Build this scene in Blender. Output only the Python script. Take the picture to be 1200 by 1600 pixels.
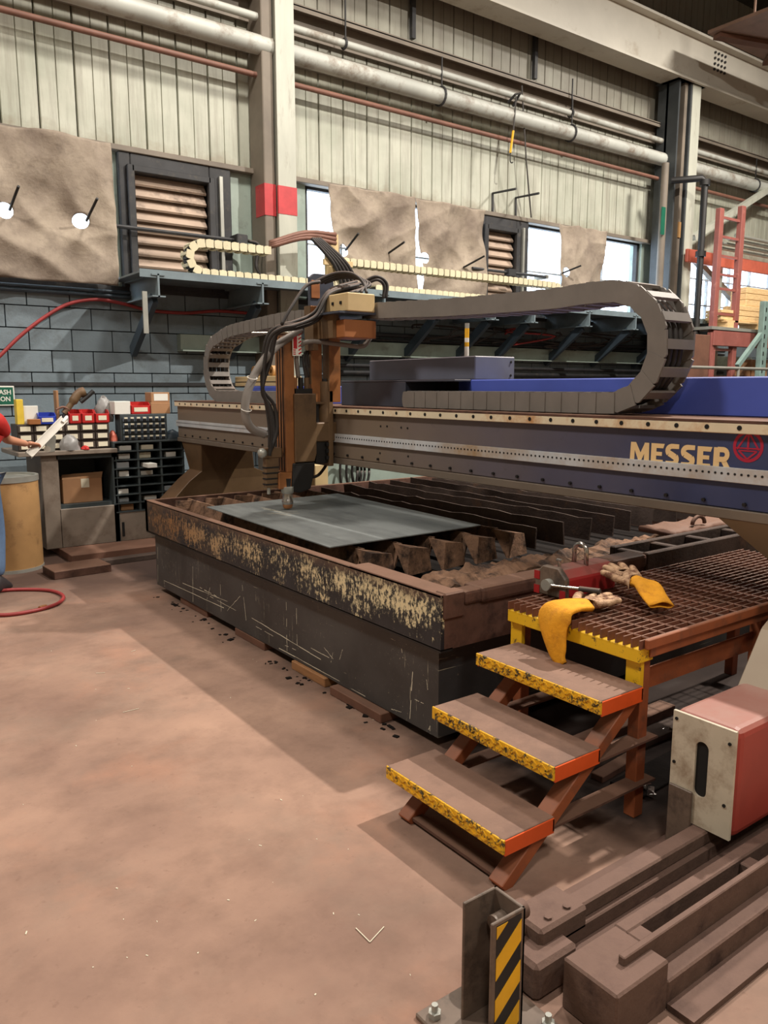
import bpy, bmesh, math, random
from mathutils import Vector, Matrix, noise as mnoise
random.seed(7)
for o in list(bpy.data.objects): bpy.data.objects.remove(o)
SC = bpy.context.scene
COL = SC.collection
R = math.radians

# ---------------------------------------------------------------- camera
YAW, PITCH, FPX, CAMH = .634, .1573, 1228.0, 1.65
FWD = Vector((math.sin(YAW)*math.cos(PITCH), math.cos(YAW)*math.cos(PITCH), -math.sin(PITCH)))
RGT = Vector((math.cos(YAW), -math.sin(YAW), 0))
UPV = RGT.cross(FWD)
cam = bpy.data.cameras.new('camera'); camo = bpy.data.objects.new('camera', cam); COL.objects.link(camo)
cam.sensor_fit = 'VERTICAL'; cam.sensor_height = 36; cam.lens = FPX/1600*36
cam.clip_start = .05; cam.clip_end = 200
m = Matrix.Identity(4)
for i in range(3):
    m[i][0] = RGT[i]; m[i][1] = UPV[i]; m[i][2] = -FWD[i]
m.translation = (0, 0, CAMH)
camo.matrix_world = m
SC.camera = camo
# ---------------------------------------------------------------- world: overcast daylight outside the windows
w = bpy.data.worlds.new('overcast_sky'); SC.world = w; w.use_nodes = True
bg = w.node_tree.nodes['Background']; bg.inputs[0].default_value = (.86, .93, 1, 1); bg.inputs[1].default_value = 4.2
SC.view_settings.view_transform = 'Standard'; SC.view_settings.look = 'None'
SC.view_settings.gamma = 1; SC.view_settings.use_curve_mapping = False
SC.view_settings.exposure = 0.6
# high-bay lamps of the hall and added camera-side fill lamps: x, y, z, watts, disc radius
LAMPS = [(7.3, 2.45, 8.0, 690, .11), (-2.2, 5.2, 8.0, 270, .5), (-1.6, -2.2, 8.0, 190, .5),
         (3.4, -3.6, 8.0, 160, .5), (12.6, 4.6, 8.0, 440, .4), (4.2, 5.9, 8.1, 190, .4)]
LAMP_COL = (1, .93, .84)

# ---------------------------------------------------------------- helpers
def s2l(c):
    c = c/255
    return c/12.92 if c <= .04045 else ((c+.055)/1.055)**2.4
def rgb(t, k=1): return tuple(min(1, s2l(v)*k) for v in t)+(1,)
def ray(x, y): return RGT*(x-600)+UPV*(800-y)+FWD*FPX
def U(x, y, ax, v):
    d = ray(x, y); i = 'xyz'.index(ax); c = Vector((0, 0, CAMH)); return c+d*((v-c[i])/d[i])
def UX(x, y, X): return U(x, y, 'x', X)
def UY(x, y, Y): return U(x, y, 'y', Y)
def UZ(x, y, Z): return U(x, y, 'z', Z)

class G:
    """small node-graph helper"""
    def __init__(s, name):
        s.m = bpy.data.materials.new(name); s.m.use_nodes = True; s.nt = s.m.node_tree
        s.b = s.nt.nodes['Principled BSDF']; s._pos = None
    def n(s, t, **kw):
        nd = s.nt.nodes.new('ShaderNode'+t)
        for k, v in kw.items(): setattr(nd, k, v)
        return nd
    def put(s, sock, v):
        if hasattr(v, 'links') or isinstance(v, bpy.types.NodeSocket): s.nt.links.new(v, sock)
        else: sock.default_value = v
    def pos(s):
        if not s._pos: s._pos = s.n('NewGeometry')
        return s._pos.outputs['Position']
    def nor(s): s.pos(); return s._pos.outputs['Normal']
    def mapp(s, scale=(1, 1, 1), loc=(0, 0, 0), vec=None):
        q = s.n('Mapping'); s.nt.links.new(vec or s.pos(), q.inputs[0])
        q.inputs['Scale'].default_value = scale; q.inputs['Location'].default_value = loc
        return q.outputs[0]
    def noise(s, scale, detail=5, rough=.6, vec=None, dist=0):
        q = s.n('TexNoise'); q.inputs['Scale'].default_value = scale; q.inputs['Detail'].default_value = detail
        q.inputs['Roughness'].default_value = rough; q.inputs['Distortion'].default_value = dist
        s.nt.links.new(vec or s.pos(), q.inputs['Vector']); return q.outputs[0]
    def ramp(s, f, a, b, ca=0., cb=1.):
        q = s.n('MapRange'); q.clamp = True; s.put(q.inputs[0], f)
        for i, v in zip((1, 2, 3, 4), (a, b, ca, cb)): q.inputs[i].default_value = v
        return q.outputs[0]
    def math(s, op, a, b=0.):
        q = s.n('Math', operation=op); s.put(q.inputs[0], a); s.put(q.inputs[1], b); return q.outputs[0]
    def mix(s, f, a, b):
        q = s.n('Mix', data_type='RGBA'); s.put(q.inputs[0], f); s.put(q.inputs[6], a); s.put(q.inputs[7], b); return q.outputs[2]
    def sep(s, v):
        q = s.n('SeparateXYZ'); s.nt.links.new(v, q.inputs[0]); return q.outputs
    def bump(s, h, st=.3, d=.01):
        q = s.n('Bump'); q.inputs['Strength'].default_value = st; q.inputs['Distance'].default_value = d
        s.nt.links.new(h, q.inputs['Height']); s.nt.links.new(q.outputs[0], s.b.inputs['Normal'])
    def out(s, col, rough=.6, metal=0.):
        s.put(s.b.inputs['Base Color'], col); s.put(s.b.inputs['Roughness'], rough); s.put(s.b.inputs['Metallic'], metal)
        return s.m
DUST = (128, 98, 80)
def M(name, c, rough=.6, metal=0., var=.18, scale=5, c2=None, t2=(.55, .65), s2=9, dust=0., dustc=DUST, bump=0., bs=40, stretch=None, coat=0., spec=.5):
    g = G(name)
    v = g.mapp(stretch) if stretch else g.pos()
    col = g.mix(g.ramp(g.noise(scale, vec=v), .3, .7), rgb(c, 1-var), rgb(c, 1+var))
    if c2: col = g.mix(g.ramp(g.noise(s2, 8, .7, vec=v), *t2), col, rgb(c2))
    if dust:
        up = g.ramp(g.sep(g.nor())[2], .35, .9, 0, dust)
        up = g.math('MULTIPLY', up, g.ramp(g.noise(7), .25, .6, .6, 1))
        col = g.mix(up, col, rgb(dustc))
    if bump: g.bump(g.noise(bs, 4), bump, .01)
    g.b.inputs['Specular IOR Level'].default_value = spec
    if coat: g.b.inputs['Coat Weight'].default_value = coat
    return g.out(col, rough, metal)

class MB:
    """collects shapes in world coordinates and links them as ONE mesh object"""
    def __init__(s): s.v = []; s.f = []
    def add(s, vs, fs):
        k = len(s.v); s.v += [tuple(v) for v in vs]; s.f += [tuple(i+k for i in f) for f in fs]; return s
    def box(s, x0, x1, y0, y1, z0, z1):
        if x0 > x1: x0, x1 = x1, x0
        if y0 > y1: y0, y1 = y1, y0
        if z0 > z1: z0, z1 = z1, z0
        return s.add([(x0,y0,z0),(x1,y0,z0),(x1,y1,z0),(x0,y1,z0),(x0,y0,z1),(x1,y0,z1),(x1,y1,z1),(x0,y1,z1)],
                     [(3,2,1,0),(4,5,6,7),(0,1,5,4),(1,2,6,5),(2,3,7,6),(3,0,4,7)])
    def obox(s, c, size, rot=(0, 0, 0)):
        from mathutils import Euler
        e = Euler(rot).to_matrix(); c = Vector(c); h = [q/2 for q in size]
        vs = [c+e@Vector((sx*h[0], sy*h[1], sz*h[2])) for sz in (-1, 1) for sx, sy in ((-1,-1),(1,-1),(1,1),(-1,1))]
        return s.add(vs, [(3,2,1,0),(4,5,6,7),(0,1,5,4),(1,2,6,5),(2,3,7,6),(3,0,4,7)])
    def bar(s, a, b, w, t, up=(0, 0, 1)):
        """box between two points, width w (sideways) and thickness t (along up)"""
        a, b = Vector(a), Vector(b); d = (b-a).normalized(); sd = d.cross(Vector(up)).normalized(); u = sd.cross(d)
        vs = [p+sd*(i*w/2)+u*(j*t/2) for p in (a, b) for i, j in ((-1,-1),(1,-1),(1,1),(-1,1))]
        return s.add(vs, [(3,2,1,0),(4,5,6,7),(0,1,5,4),(1,2,6,5),(2,3,7,6),(3,0,4,7)])
    def prism(s, poly, ax, a, b):
        """polygon (2-D, in the two other axes in xyz order) extruded along ax"""
        n = len(poly); i = 'xyz'.index(ax); vs = []
        for t in (a, b):
            for p in poly:
                q = list(p); q.insert(i, t); vs.append(q)
        return s.add(vs, [tuple(range(n))[::-1], tuple(range(n, 2*n))]+[(k, (k+1) % n, n+(k+1) % n, n+k) for k in range(n)])
    def loft(s, rings, cap=True):
        n = len(rings[0]); vs = [p for r in rings for p in r]
        fs = [(j*n+k, j*n+(k+1) % n, (j+1)*n+(k+1) % n, (j+1)*n+k) for j in range(len(rings)-1) for k in range(n)]
        if cap: fs += [tuple(range(n))[::-1], tuple(range((len(rings)-1)*n, len(rings)*n))]
        return s.add(vs, fs)
    def tube(s, path, r, n=8, cap=True):
        path = [Vector(p) for p in path]; rings = []; pu = None
        for i, p in enumerate(path):
            d = (path[min(i+1, len(path)-1)]-path[max(i-1, 0)])
            d = d.normalized() if d.length > 1e-9 else Vector((0, 0, 1))
            if pu is None: pu = d.orthogonal().normalized()
            pu = (pu-d*pu.dot(d)).normalized(); q = d.cross(pu)
            rr = r[i] if isinstance(r, (list, tuple)) else r
            rings.append([p+(pu*math.cos(2*math.pi*k/n)+q*math.sin(2*math.pi*k/n))*rr for k in range(n)])
        return s.loft(rings, cap)
    def cyl(s, a, b, r, n=16): return s.tube([a, b], r, n)
    def lathe(s, c, prof, n=20, cap=True):
        c = Vector(c)
        return s.loft([[c+Vector((r*math.cos(2*math.pi*k/n), r*math.sin(2*math.pi*k/n), z)) for k in range(n)] for r, z in prof], cap)
    def ball(s, c, r, n=12, m=8, sc=(1, 1, 1)):
        c = Vector(c)
        return s.loft([[c+Vector((r*sc[0]*math.sin(a)*math.cos(2*math.pi*k/n), r*sc[1]*math.sin(a)*math.sin(2*math.pi*k/n), -r*sc[2]*math.cos(a))) for k in range(n)]
                       for a in [.03+(math.pi-.06)*j/m for j in range(m+1)]])
    def build(s, name, mt, parent=None, bevel=0., smooth=False, seg=1):
        me = bpy.data.meshes.new(name); o = bpy.data.objects.new(name, me); COL.objects.link(o)
        off = Vector((0, 0, 0)); p = parent
        while p is not None: off += p.location; p = p.parent
        if parent is None and s.v:     # own origin at the base centre
            xs, ys, zs = zip(*s.v); off = Vector(((min(xs)+max(xs))/2, (min(ys)+max(ys))/2, min(zs))); o.location = off
        me.from_pydata([tuple(Vector(v)-off) for v in s.v], [], s.f); me.update()
        if parent: o.parent = parent
        bm = bmesh.new(); bm.from_mesh(me); bmesh.ops.recalc_face_normals(bm, faces=bm.faces); bm.to_mesh(me); bm.free()
        if mt: me.materials.append(mt)
        if smooth:
            for p in me.polygons: p.use_smooth = True
            if smooth != 'all': me.set_sharp_from_angle(angle=R(40))
        if bevel:
            b = o.modifiers.new('edge', 'BEVEL'); b.width = bevel; b.segments = seg; b.limit_method = 'ANGLE'; b.angle_limit = R(35)
        return o
def tag(o, label, cat, group=None):
    o['label'] = label; o['category'] = cat
    if group: o['group'] = group
    return o
def thing(name, loc, label, cat, group=None):
    o = bpy.data.objects.new(name, None); COL.objects.link(o); o.location = loc; o.empty_display_size = .1
    return tag(o, label, cat, group)
def struct(o): o['kind'] = 'structure'; return o
def inst(src_mesh, name, parent, wloc, rot=None, scale=None):
    """another object that shares mesh data; wloc is a world location"""
    o = bpy.data.objects.new(name, src_mesh); COL.objects.link(o)
    off = Vector((0, 0, 0)); p = parent
    while p is not None: off += p.location; p = p.parent
    o.location = Vector(wloc)-off; o.parent = parent
    if rot: o.rotation_euler = rot
    if scale: o.scale = scale
    return o
def mesh0(mb, name, mt):
    """mesh data only, around its own origin"""
    me = bpy.data.meshes.new(name); me.from_pydata(mb.v, [], mb.f); me.update()
    bm = bmesh.new(); bm.from_mesh(me); bmesh.ops.recalc_face_normals(bm, faces=bm.faces); bm.to_mesh(me); bm.free()
    me.materials.append(mt); return me
def spline(pts, n=8):
    """Catmull-Rom through the points"""
    P = [Vector(p) for p in pts]; P = [P[0]*2-P[1]]+P+[P[-1]*2-P[-2]]; out = []
    for i in range(1, len(P)-2):
        for k in range(n):
            t = k/n; a, b, c, d = P[i-1:i+3]
            out.append(.5*((2*b)+(c-a)*t+(2*a-5*b+4*c-d)*t*t+(3*b-a-3*c+d)*t**3))
    return out+[P[-2]]

# ---------------------------------------------------------------- materials
def floor_mat():
    g = G('dusty_concrete')
    n1 = g.noise(.9, 6, .62); n2 = g.noise(3.2, 6, .65); n3 = g.noise(26, 4, .6)
    col = g.mix(g.ramp(n1, .35, .68), rgb((132, 105, 92)), rgb((170, 137, 118)))
    col = g.mix(g.ramp(n2, .46, .74, 0, .6), col, rgb((112, 88, 76)))
    col = g.mix(g.ramp(g.noise(1.3, 6, .65, vec=g.mapp((1, 1, 1), (13, 5, 0))), .52, .68, 0, .4), col, rgb((126, 112, 100)))
    col = g.mix(g.ramp(g.noise(1.7, 5, .6, vec=g.mapp((1, 1, 1), (7, 3, 0))), .56, .72, 0, .4), col, rgb((176, 128, 104)))
    col = g.mix(g.ramp(n3, .62, .78, 0, .35), col, rgb((92, 66, 56)))
    col = g.mix(g.ramp(g.noise(9, 6, .7, vec=g.mapp((1, 1, 1), (2, 9, 0))), .7, .76, 0, .5), col, rgb((70, 54, 48)))
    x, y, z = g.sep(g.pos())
    # grime plus shade painted into the slab colour below and around the machine
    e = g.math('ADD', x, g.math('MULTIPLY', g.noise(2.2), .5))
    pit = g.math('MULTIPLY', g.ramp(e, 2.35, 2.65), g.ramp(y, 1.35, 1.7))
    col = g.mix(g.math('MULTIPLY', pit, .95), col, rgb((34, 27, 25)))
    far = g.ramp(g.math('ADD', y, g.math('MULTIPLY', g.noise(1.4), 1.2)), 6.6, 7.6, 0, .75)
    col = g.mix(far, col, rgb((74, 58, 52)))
    g.bump(g.noise(60, 5), .25, .004)
    g.b.inputs['Specular IOR Level'].default_value = .2
    return g.out(col, .82)
def siding_mat():
    g = G('stained_green_siding')
    n = g.noise(1.3, 5); st = g.noise(1.0, 7, .7, vec=g.mapp((9, 9, .55)))
    col = g.mix(g.ramp(n, .3, .7), rgb((166, 169, 153)), rgb((194, 195, 180)))
    col = g.mix(g.ramp(st, .48, .72, 0, .6), col, rgb((118, 108, 94)))
    z = g.sep(g.pos())[2]
    soot = g.ramp(g.math('ADD', z, g.math('MULTIPLY', g.noise(.8, 5), 2.4)), 6.4, 7.6, 0, .65)  # soot and the weaker light high up, both tinted into the colour
    col = g.mix(soot, col, rgb((104, 94, 84)))
    low = g.ramp(g.math('ADD', z, g.math('MULTIPLY', g.noise(5, 5), .5)), 4.62, 4.4, 0, .6)
    col = g.mix(low, col, rgb((128, 110, 86)))
    return g.out(col, .55)
def tarp_mat():
    g = G('sooty_tarp')
    col = g.mix(g.ramp(g.noise(1.7, 6, .65), .3, .7), rgb((122, 108, 96)), rgb((176, 162, 144)))
    col = g.mix(g.ramp(g.noise(4, 7, .7), .52, .72, 0, .5), col, rgb((86, 74, 64)))
    z = g.sep(g.pos())[2]
    col = g.mix(g.ramp(g.math('ADD', z, g.math('MULTIPLY', g.noise(3), .5)), 3.35, 2.95, 0, .5), col, rgb((92, 78, 68)))
    g.bump(g.noise(22, 5), .35, .02)
    return g.out(col, .8)
def upper_panel_mat():
    g = G('flaking_black_paint')
    base = g.mix(g.ramp(g.noise(6, 5), .3, .7), rgb((24, 26, 30)), rgb((44, 46, 50)))
    x, y, z = g.sep(g.pos())
    # flaked-off paint shows old cream paint and rust, most along a broad belt, browner towards the wall
    rusty = g.mix(g.ramp(y, 3.2, 5.6), rgb((226, 210, 168)), rgb((150, 108, 68)))
    belt = g.ramp(g.math('ABSOLUTE', g.math('SUBTRACT', z, g.ramp(y, 2.5, 6.2, .67, .60))), .02, .15, .055, -.04)
    f = g.noise(42, 9, .82, vec=g.mapp((1, 1, .6))); f2 = g.noise(95, 5, .7)
    fl = g.math('ADD', g.math('ADD', f, belt), g.math('MULTIPLY', g.math('SUBTRACT', f2, .5), .18))
    fl = g.math('ADD', fl, g.math('MULTIPLY', g.math('SUBTRACT', g.noise(4.5, 4), .5), .42))
    col = g.mix(g.ramp(fl, .548, .585), base, rusty)
    brown = g.ramp(g.math('ADD', z, g.math('MULTIPLY', g.noise(8), .1)), .74, .80, 0, .8)
    col = g.mix(brown, col, rgb((104, 80, 64)))
    left = g.math('MULTIPLY', g.ramp(y, 4.4, 6.0, 0, .55), g.ramp(g.noise(5), .4, .6))
    col = g.mix(left, col, rgb((108, 84, 62)))
    g.bump(g.ramp(fl, .53, .58), .4, .004)
    return g.out(col, .5, .0)
def lower_panel_mat():
    g = G('scuffed_dark_panel')
    col = g.mix(g.ramp(g.noise(2.2, 6), .3, .7), rgb((44, 43, 43)), rgb((70, 69, 68)))
    msk = g.ramp(g.noise(2.6, 3), .45, .62)
    v = g.noise(1, 5, .7, vec=g.mapp((1, 85, 5))); h = g.noise(1, 5, .7, vec=g.mapp((1, 7, 70), (4, 0, 2)))
    sp = g.noise(70, 5, .8)
    sc = g.math('MULTIPLY', g.math('MAXIMUM', g.ramp(v, .645, .68), g.ramp(h, .665, .70)), msk)
    sc = g.math('MAXIMUM', sc, g.math('MULTIPLY', g.ramp(sp, .635, .665), g.ramp(g.noise(4, 4), .5, .62)))
    col = g.mix(g.math('MULTIPLY', sc, .8), col, rgb((196, 186, 160)))
    return g.out(col, .48, .0)
def yellow_tread_mat():
    g = G('worn_yellow_paint')
    f = g.noise(34, 7, .75)
    col = g.mix(g.ramp(f, .52, .58), rgb((226, 172, 28)), rgb((66, 58, 40)))
    return g.out(col, .55)
def rust_yellow_mat():
    g = G('chipped_yellow_paint')
    col = g.mix(g.ramp(g.noise(16, 8, .75), .57, .62), rgb((232, 184, 28)), rgb((84, 66, 40)))
    return g.out(col, .5)
def glass_mat():
    m_ = bpy.data.materials.new('dusty_window_glass'); m_.use_nodes = True; nt = m_.node_tree; nt.nodes.clear()
    o = nt.nodes.new('ShaderNodeOutputMaterial'); a = nt.nodes.new('ShaderNodeBsdfTransparent'); b = nt.nodes.new('ShaderNodeBsdfGlossy')
    b.inputs['Roughness'].default_value = .1; a.inputs[0].default_value = (.9, .95, 1, 1)
    x = nt.nodes.new('ShaderNodeMixShader'); x.inputs[0].default_value = .06
    nt.links.new(a.outputs[0], x.inputs[1]); nt.links.new(b.outputs[0], x.inputs[2]); nt.links.new(x.outputs[0], o.inputs[0]); return m_
def beam_mat():
    g = G('dusty_navy_beam_paint')
    y = g.sep(g.pos())[1]
    col = g.mix(g.ramp(g.noise(1.6, 5), .3, .7), rgb((40, 50, 86)), rgb((56, 68, 110)))
    d = g.ramp(g.math('ADD', y, g.math('MULTIPLY', g.noise(1.7, 5), 1.2)), 2.5, 5.0, .04, .92)
    col = g.mix(d, col, rgb((126, 110, 92)))
    col = g.mix(g.ramp(g.noise(14, 6, .7), .6, .75, 0, .4), col, rgb((54, 46, 42)))
    return g.out(col, .45)
MT = dict(
 floor=floor_mat(), siding=siding_mat(), tarp=tarp_mat(), upper=upper_panel_mat(), lower=lower_panel_mat(), ytread=yellow_tread_mat(), yellow=rust_yellow_mat(), glass=glass_mat(), beam=beam_mat(),
 block=M('painted_block', (118, 132, 140), .55, var=.16, scale=3, c2=(88, 94, 96), t2=(.5, .75), s2=3, bump=.25, bs=50),
 blockgreen=M('pale_green_paint', (150, 164, 154), .5, var=.14, scale=3, c2=(110, 112, 104), t2=(.55, .8), s2=4),
 mortar=M('mortar_joint', (82, 92, 96), .8),
 gap=M('dark_wall_backing', (62, 60, 54), .9),
 cream=M('grimy_cream_column_paint', (180, 181, 168), .5, var=.1, scale=2, c2=(132, 122, 108), t2=(.56, .8), s2=3, stretch=(3, 3, .6)),
 darkcol=M('dark_steel_column_paint', (62, 66, 68), .5, var=.2),
 red=M('red_band_paint', (186, 58, 62), .5, c2=(120, 50, 50), t2=(.6, .75)),
 pipew=M('grimy_white_pipe', (184, 186, 178), .5, var=.12, scale=2, c2=(126, 108, 92), t2=(.5, .7), s2=3, dust=.5, dustc=(120, 104, 90)),
 pipeb=M('brown_rusty_pipe', (122, 84, 70), .6, var=.2, dust=.4),
 girt=M('sooty_girt', (120, 110, 98), .6, var=.2, scale=2, dust=.4, dustc=(104, 90, 78)),
 darkframe=M('sooty_dark_frame', (46, 46, 48), .6, var=.3, c2=(78, 72, 64), t2=(.55, .75)),
 louver=M('sooty_beige_louver', (178, 156, 138), .55, var=.14, scale=2, c2=(70, 60, 54), t2=(.56, .75), s2=2.2),
 shelf=M('blue_grey_steel', (112, 126, 132), .5, var=.18, dust=.5, dustc=(150, 150, 140)),
 shelfd=M('dark_blue_grey_steel', (58, 70, 80), .5, var=.2),
 chainw=M('cream_energy_chain_plastic', (214, 204, 172), .5, var=.1, c2=(120, 104, 84), t2=(.6, .75), s2=30),
 chaink=M('black_plastic', (34, 33, 33), .55, var=.2),
 chaing=M('dusty_grey_chain_plastic', (122, 116, 110), .6, var=.1, scale=6, dust=.3),
 steelrail=M('bright_guide_rail', (236, 222, 192), .38, .1, var=.1, scale=3, c2=(196, 140, 84), t2=(.5, .68), s2=3),
 rack=M('brushed_zinc_rack', (200, 203, 206), .4, .15, var=.12, c2=(170, 140, 104), t2=(.5, .7), s2=1.1),
 hole=M('dark_hole', (14, 12, 11), .8),
 blue=M('bright_blue_paint', (78, 96, 190), .42, var=.1, scale=2, dust=.35, dustc=(90, 86, 96)),
 greybox=M('grey_cabinet_paint', (104, 108, 124), .45, var=.12, scale=2, dust=.5),
 greyd=M('dark_grey_cabinet_paint', (66, 70, 82), .45, var=.15, scale=2, dust=.4),
 brass=M('brown_anodised_slide', (158, 104, 62), .42, .25, var=.2, scale=4, c2=(104, 72, 48), t2=(.5, .75), s2=5),
 bronze=M('dusty_bronze_cover', (110, 86, 60), .5, .1, var=.16, scale=3, c2=(80, 62, 46), t2=(.5, .75), s2=3, dust=.5),
 orangebox=M('orange_brown_box', (156, 98, 56), .5, var=.15, scale=3),
 creambox=M('cream_junction_box', (204, 178, 132), .5, var=.1),
 hose=M('dusty_black_hose', (46, 42, 40), .6, var=.25, dust=.5),
 blackm=M('sooty_black_metal', (26, 24, 23), .55, var=.3),
 chrome=M('shiny_torch_steel', (176, 170, 164), .22, .9, var=.12, scale=20),
 slat=M('slag_crusted_slat', (128, 98, 78), .8, var=.32, scale=8, c2=(58, 46, 40), t2=(.46, .62), s2=7, bump=.5, bs=50, spec=.15),
 slatd=M('dark_cutting_slat', (76, 64, 58), .75, var=.3, scale=5, c2=(96, 74, 60), t2=(.56, .7), s2=6, bump=.4, bs=50, spec=.15),
 rim=M('rusty_table_rim', (98, 72, 62), .6, var=.25, scale=6, c2=(60, 46, 42), t2=(.5, .7), s2=7, dust=.6, bump=.2, spec=.15),
 pit=M('black_slag_pit', (30, 25, 23), .85, var=.4, bump=.6, bs=20, spec=.15),
 plate=M('mill_scale_steel_sheet', (136, 140, 139), .44, .2, var=.14, scale=2.4, c2=(104, 108, 108), t2=(.45, .7), s2=3, stretch=(2.5, .7, 1)),
 tread=M('dusty_brown_tread', (128, 98, 82), .75, var=.14, scale=5, c2=(104, 78, 66), t2=(.5, .75), s2=4, bump=.15, bs=80),
 orange=M('orange_enamel', (216, 84, 30), .48, var=.14, scale=4, c2=(150, 66, 34), t2=(.58, .75), s2=7),
 orangeb=M('dusty_burnt_orange', (148, 80, 46), .6, var=.22, scale=5, c2=(96, 64, 48), t2=(.5, .7), s2=6, dust=.5),
 grate=M('rusty_grating', (118, 72, 54), .6, var=.25, scale=7, c2=(88, 60, 48), t2=(.5, .7), dust=.5, dustc=(150, 124, 106)),
 carriage=M('stained_cream_carriage_paint', (196, 186, 166), .5, var=.1, scale=5, c2=(138, 116, 94), t2=(.46, .7), s2=7),
 carred=M('red_carriage_cover', (150, 58, 48), .5, var=.18, scale=3, dust=.95, dustc=(156, 118, 106)),
 flange=M('dusty_taupe_flange', (112, 100, 88), .5, var=.14, scale=3),
 legm=M('dusty_taupe_leg_paint', (158, 144, 122), .5, var=.1, scale=2, dust=.4),
 railb=M('dust_caked_rail', (100, 80, 70), .7, var=.25, scale=6, c2=(64, 50, 46), t2=(.5, .68), s2=6, dust=.6, dustc=(124, 98, 88), bump=.25, bs=60, spec=.15),
 post=M('chipped_grey_bollard', (108, 92, 80), .5, .1, var=.25, scale=8, c2=(62, 54, 48), t2=(.5, .7), s2=9),
 hazk=M('hazard_black', (28, 28, 28), .5), hazy=M('hazard_yellow', (226, 170, 28), .5, c2=(150, 108, 30), t2=(.58, .75), s2=9),
 wood=M('plain_timber', (158, 112, 72), .7, var=.2, scale=2, stretch=(1, 1, 14), c2=(120, 84, 54), t2=(.5, .7)),
 woodr=M('old_brown_timber', (104, 70, 54), .8, var=.25, scale=4, dust=.4),
 crate=M('new_pine_crate', (230, 196, 144), .6, var=.12, scale=3, stretch=(1.5, 1.5, 18), c2=(186, 132, 76), t2=(.52, .7)),
 card=M('brown_cardboard', (164, 122, 86), .75, var=.1), fibre=M('fibre_drum_kraft', (176, 136, 88), .65, var=.14, scale=3, c2=(132, 98, 64), t2=(.55, .75)),
 bench=M('worn_taupe_bench_steel', (128, 116, 104), .5, var=.16, scale=3, c2=(92, 76, 64), t2=(.5, .75), s2=4),
 benchd=M('dark_green_grey_steel', (58, 66, 68), .5, var=.2),
 organ=M('slate_organiser_plastic', (84, 94, 104), .5, var=.12), clear=M('milky_drawer_plastic', (170, 176, 180), .3, var=.1),
 label=M('cream_label_card', (222, 214, 190), .7, var=.06), white=M('off_white_card', (226, 224, 216), .6, var=.05),
 binred=M('red_plastic_bin', (186, 40, 38), .4), binblue=M('blue_plastic_bin', (40, 62, 168), .4), binyel=M('yellow_plastic_tube', (228, 196, 70), .45), binbk=M('dark_brown_bin', (70, 60, 54), .5),
 bag=M('crumpled_grey_plastic', (140, 138, 136), .35, var=.2, scale=12), alum=M('scuffed_aluminium', (196, 190, 180), .35, .6, var=.12),
 signg=M('sign_green', (24, 96, 74), .45), signw=M('sign_white', (232, 232, 222), .5, var=.03), signr=M('label_red', (190, 36, 44), .45),
 pail=M('black_rubber_pail', (24, 25, 27), .42), hosered=M('red_rubber_hose', (150, 52, 52), .5), rope=M('grey_cable', (60, 56, 52), .6),
 magred=M('red_magnet_paint', (160, 36, 38), .42, var=.12, dust=.95, dustc=(118, 92, 82)),
 leather=M('yellow_suede_cuff', (222, 152, 24), .85, var=.16, scale=14, c2=(170, 104, 20), t2=(.55, .75), s2=18, bump=.3, bs=70),
 glove=M('soiled_pale_leather', (196, 160, 126), .8, var=.16, scale=10, c2=(104, 66, 44), t2=(.44, .58), s2=14, bump=.3, bs=60),
 rackred=M('red_rack_paint', (146, 86, 78), .5, var=.15, scale=4, c2=(190, 130, 116), t2=(.58, .75)), rackor=M('orange_rack_beam', (192, 98, 78), .5), rackgr=M('green_rack_paint', (122, 146, 140), .5),
 mull=M('pale_grey_mullion', (150, 152, 154), .5),
 galv=M('galvanised_steel', (168, 168, 160), .4, .4, var=.12), letter=M('pale_gold_lettering', (236, 202, 148), .5, var=.05), logo=M('crimson_logo_paint', (176, 30, 60), .5, var=.05),
 chalk=M('chalk_line', (214, 206, 184), .9, var=.06), ceil=M('sooty_roof_deck', (96, 80, 70), .8, var=.15), truss=M('brown_truss_paint', (128, 100, 84), .6),
 girder=M('grimy_white_crane_girder', (198, 193, 180), .5, var=.08, scale=1.4, c2=(160, 146, 126), t2=(.56, .75), s2=1.8, dust=.6, dustc=(110, 86, 72)),
 skin=M('skin', (206, 146, 116), .5, var=.06), shirt=M('red_cotton_shirt', (196, 44, 40), .8, var=.12, scale=8), jeans=M('faded_blue_denim', (84, 108, 140), .8, var=.2, scale=9), shoe=M('dark_work_boot', (54, 48, 50), .6), hair=M('brown_hair', (70, 48, 34), .6), eye=M('eye_white', (230, 228, 222), .3),
)
def lampmat():
    g = G('lamp_glow'); g.b.inputs['Emission Color'].default_value = LAMP_COL+(1,); g.b.inputs['Emission Strength'].default_value = 6
    return g.out(rgb((255, 240, 220)), .5)
MT['glow'] = lampmat()
# ================================================================ setting: floor, back wall, ceiling
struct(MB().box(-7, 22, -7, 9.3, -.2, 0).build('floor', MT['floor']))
struct(MB().box(-7, 22, -7, 9.3, 9.4, 9.6).build('ceiling', MT['ceil']))
struct(MB().box(-7.2, -7, -7, 9.3, 0, 9.4).build('wall_left', MT['siding']))
struct(MB().box(22, 22.2, -7, 9.3, 0, 9.4).build('wall_right', MT['siding']))
struct(MB().box(-7, 22, -7.2, -7, 0, 9.4).build('wall_front', MT['siding']))
WY = 9.0
def blank(name, x0, x1, z0, z1, mt, y0=WY+.03, y1=WY+.25): return MB().box(x0, x1, y0, y1, z0, z1).build(name, mt)
wl = struct(blank('wall_back', -7, 22, 0, 2.72, MT['mortar']))
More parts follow.
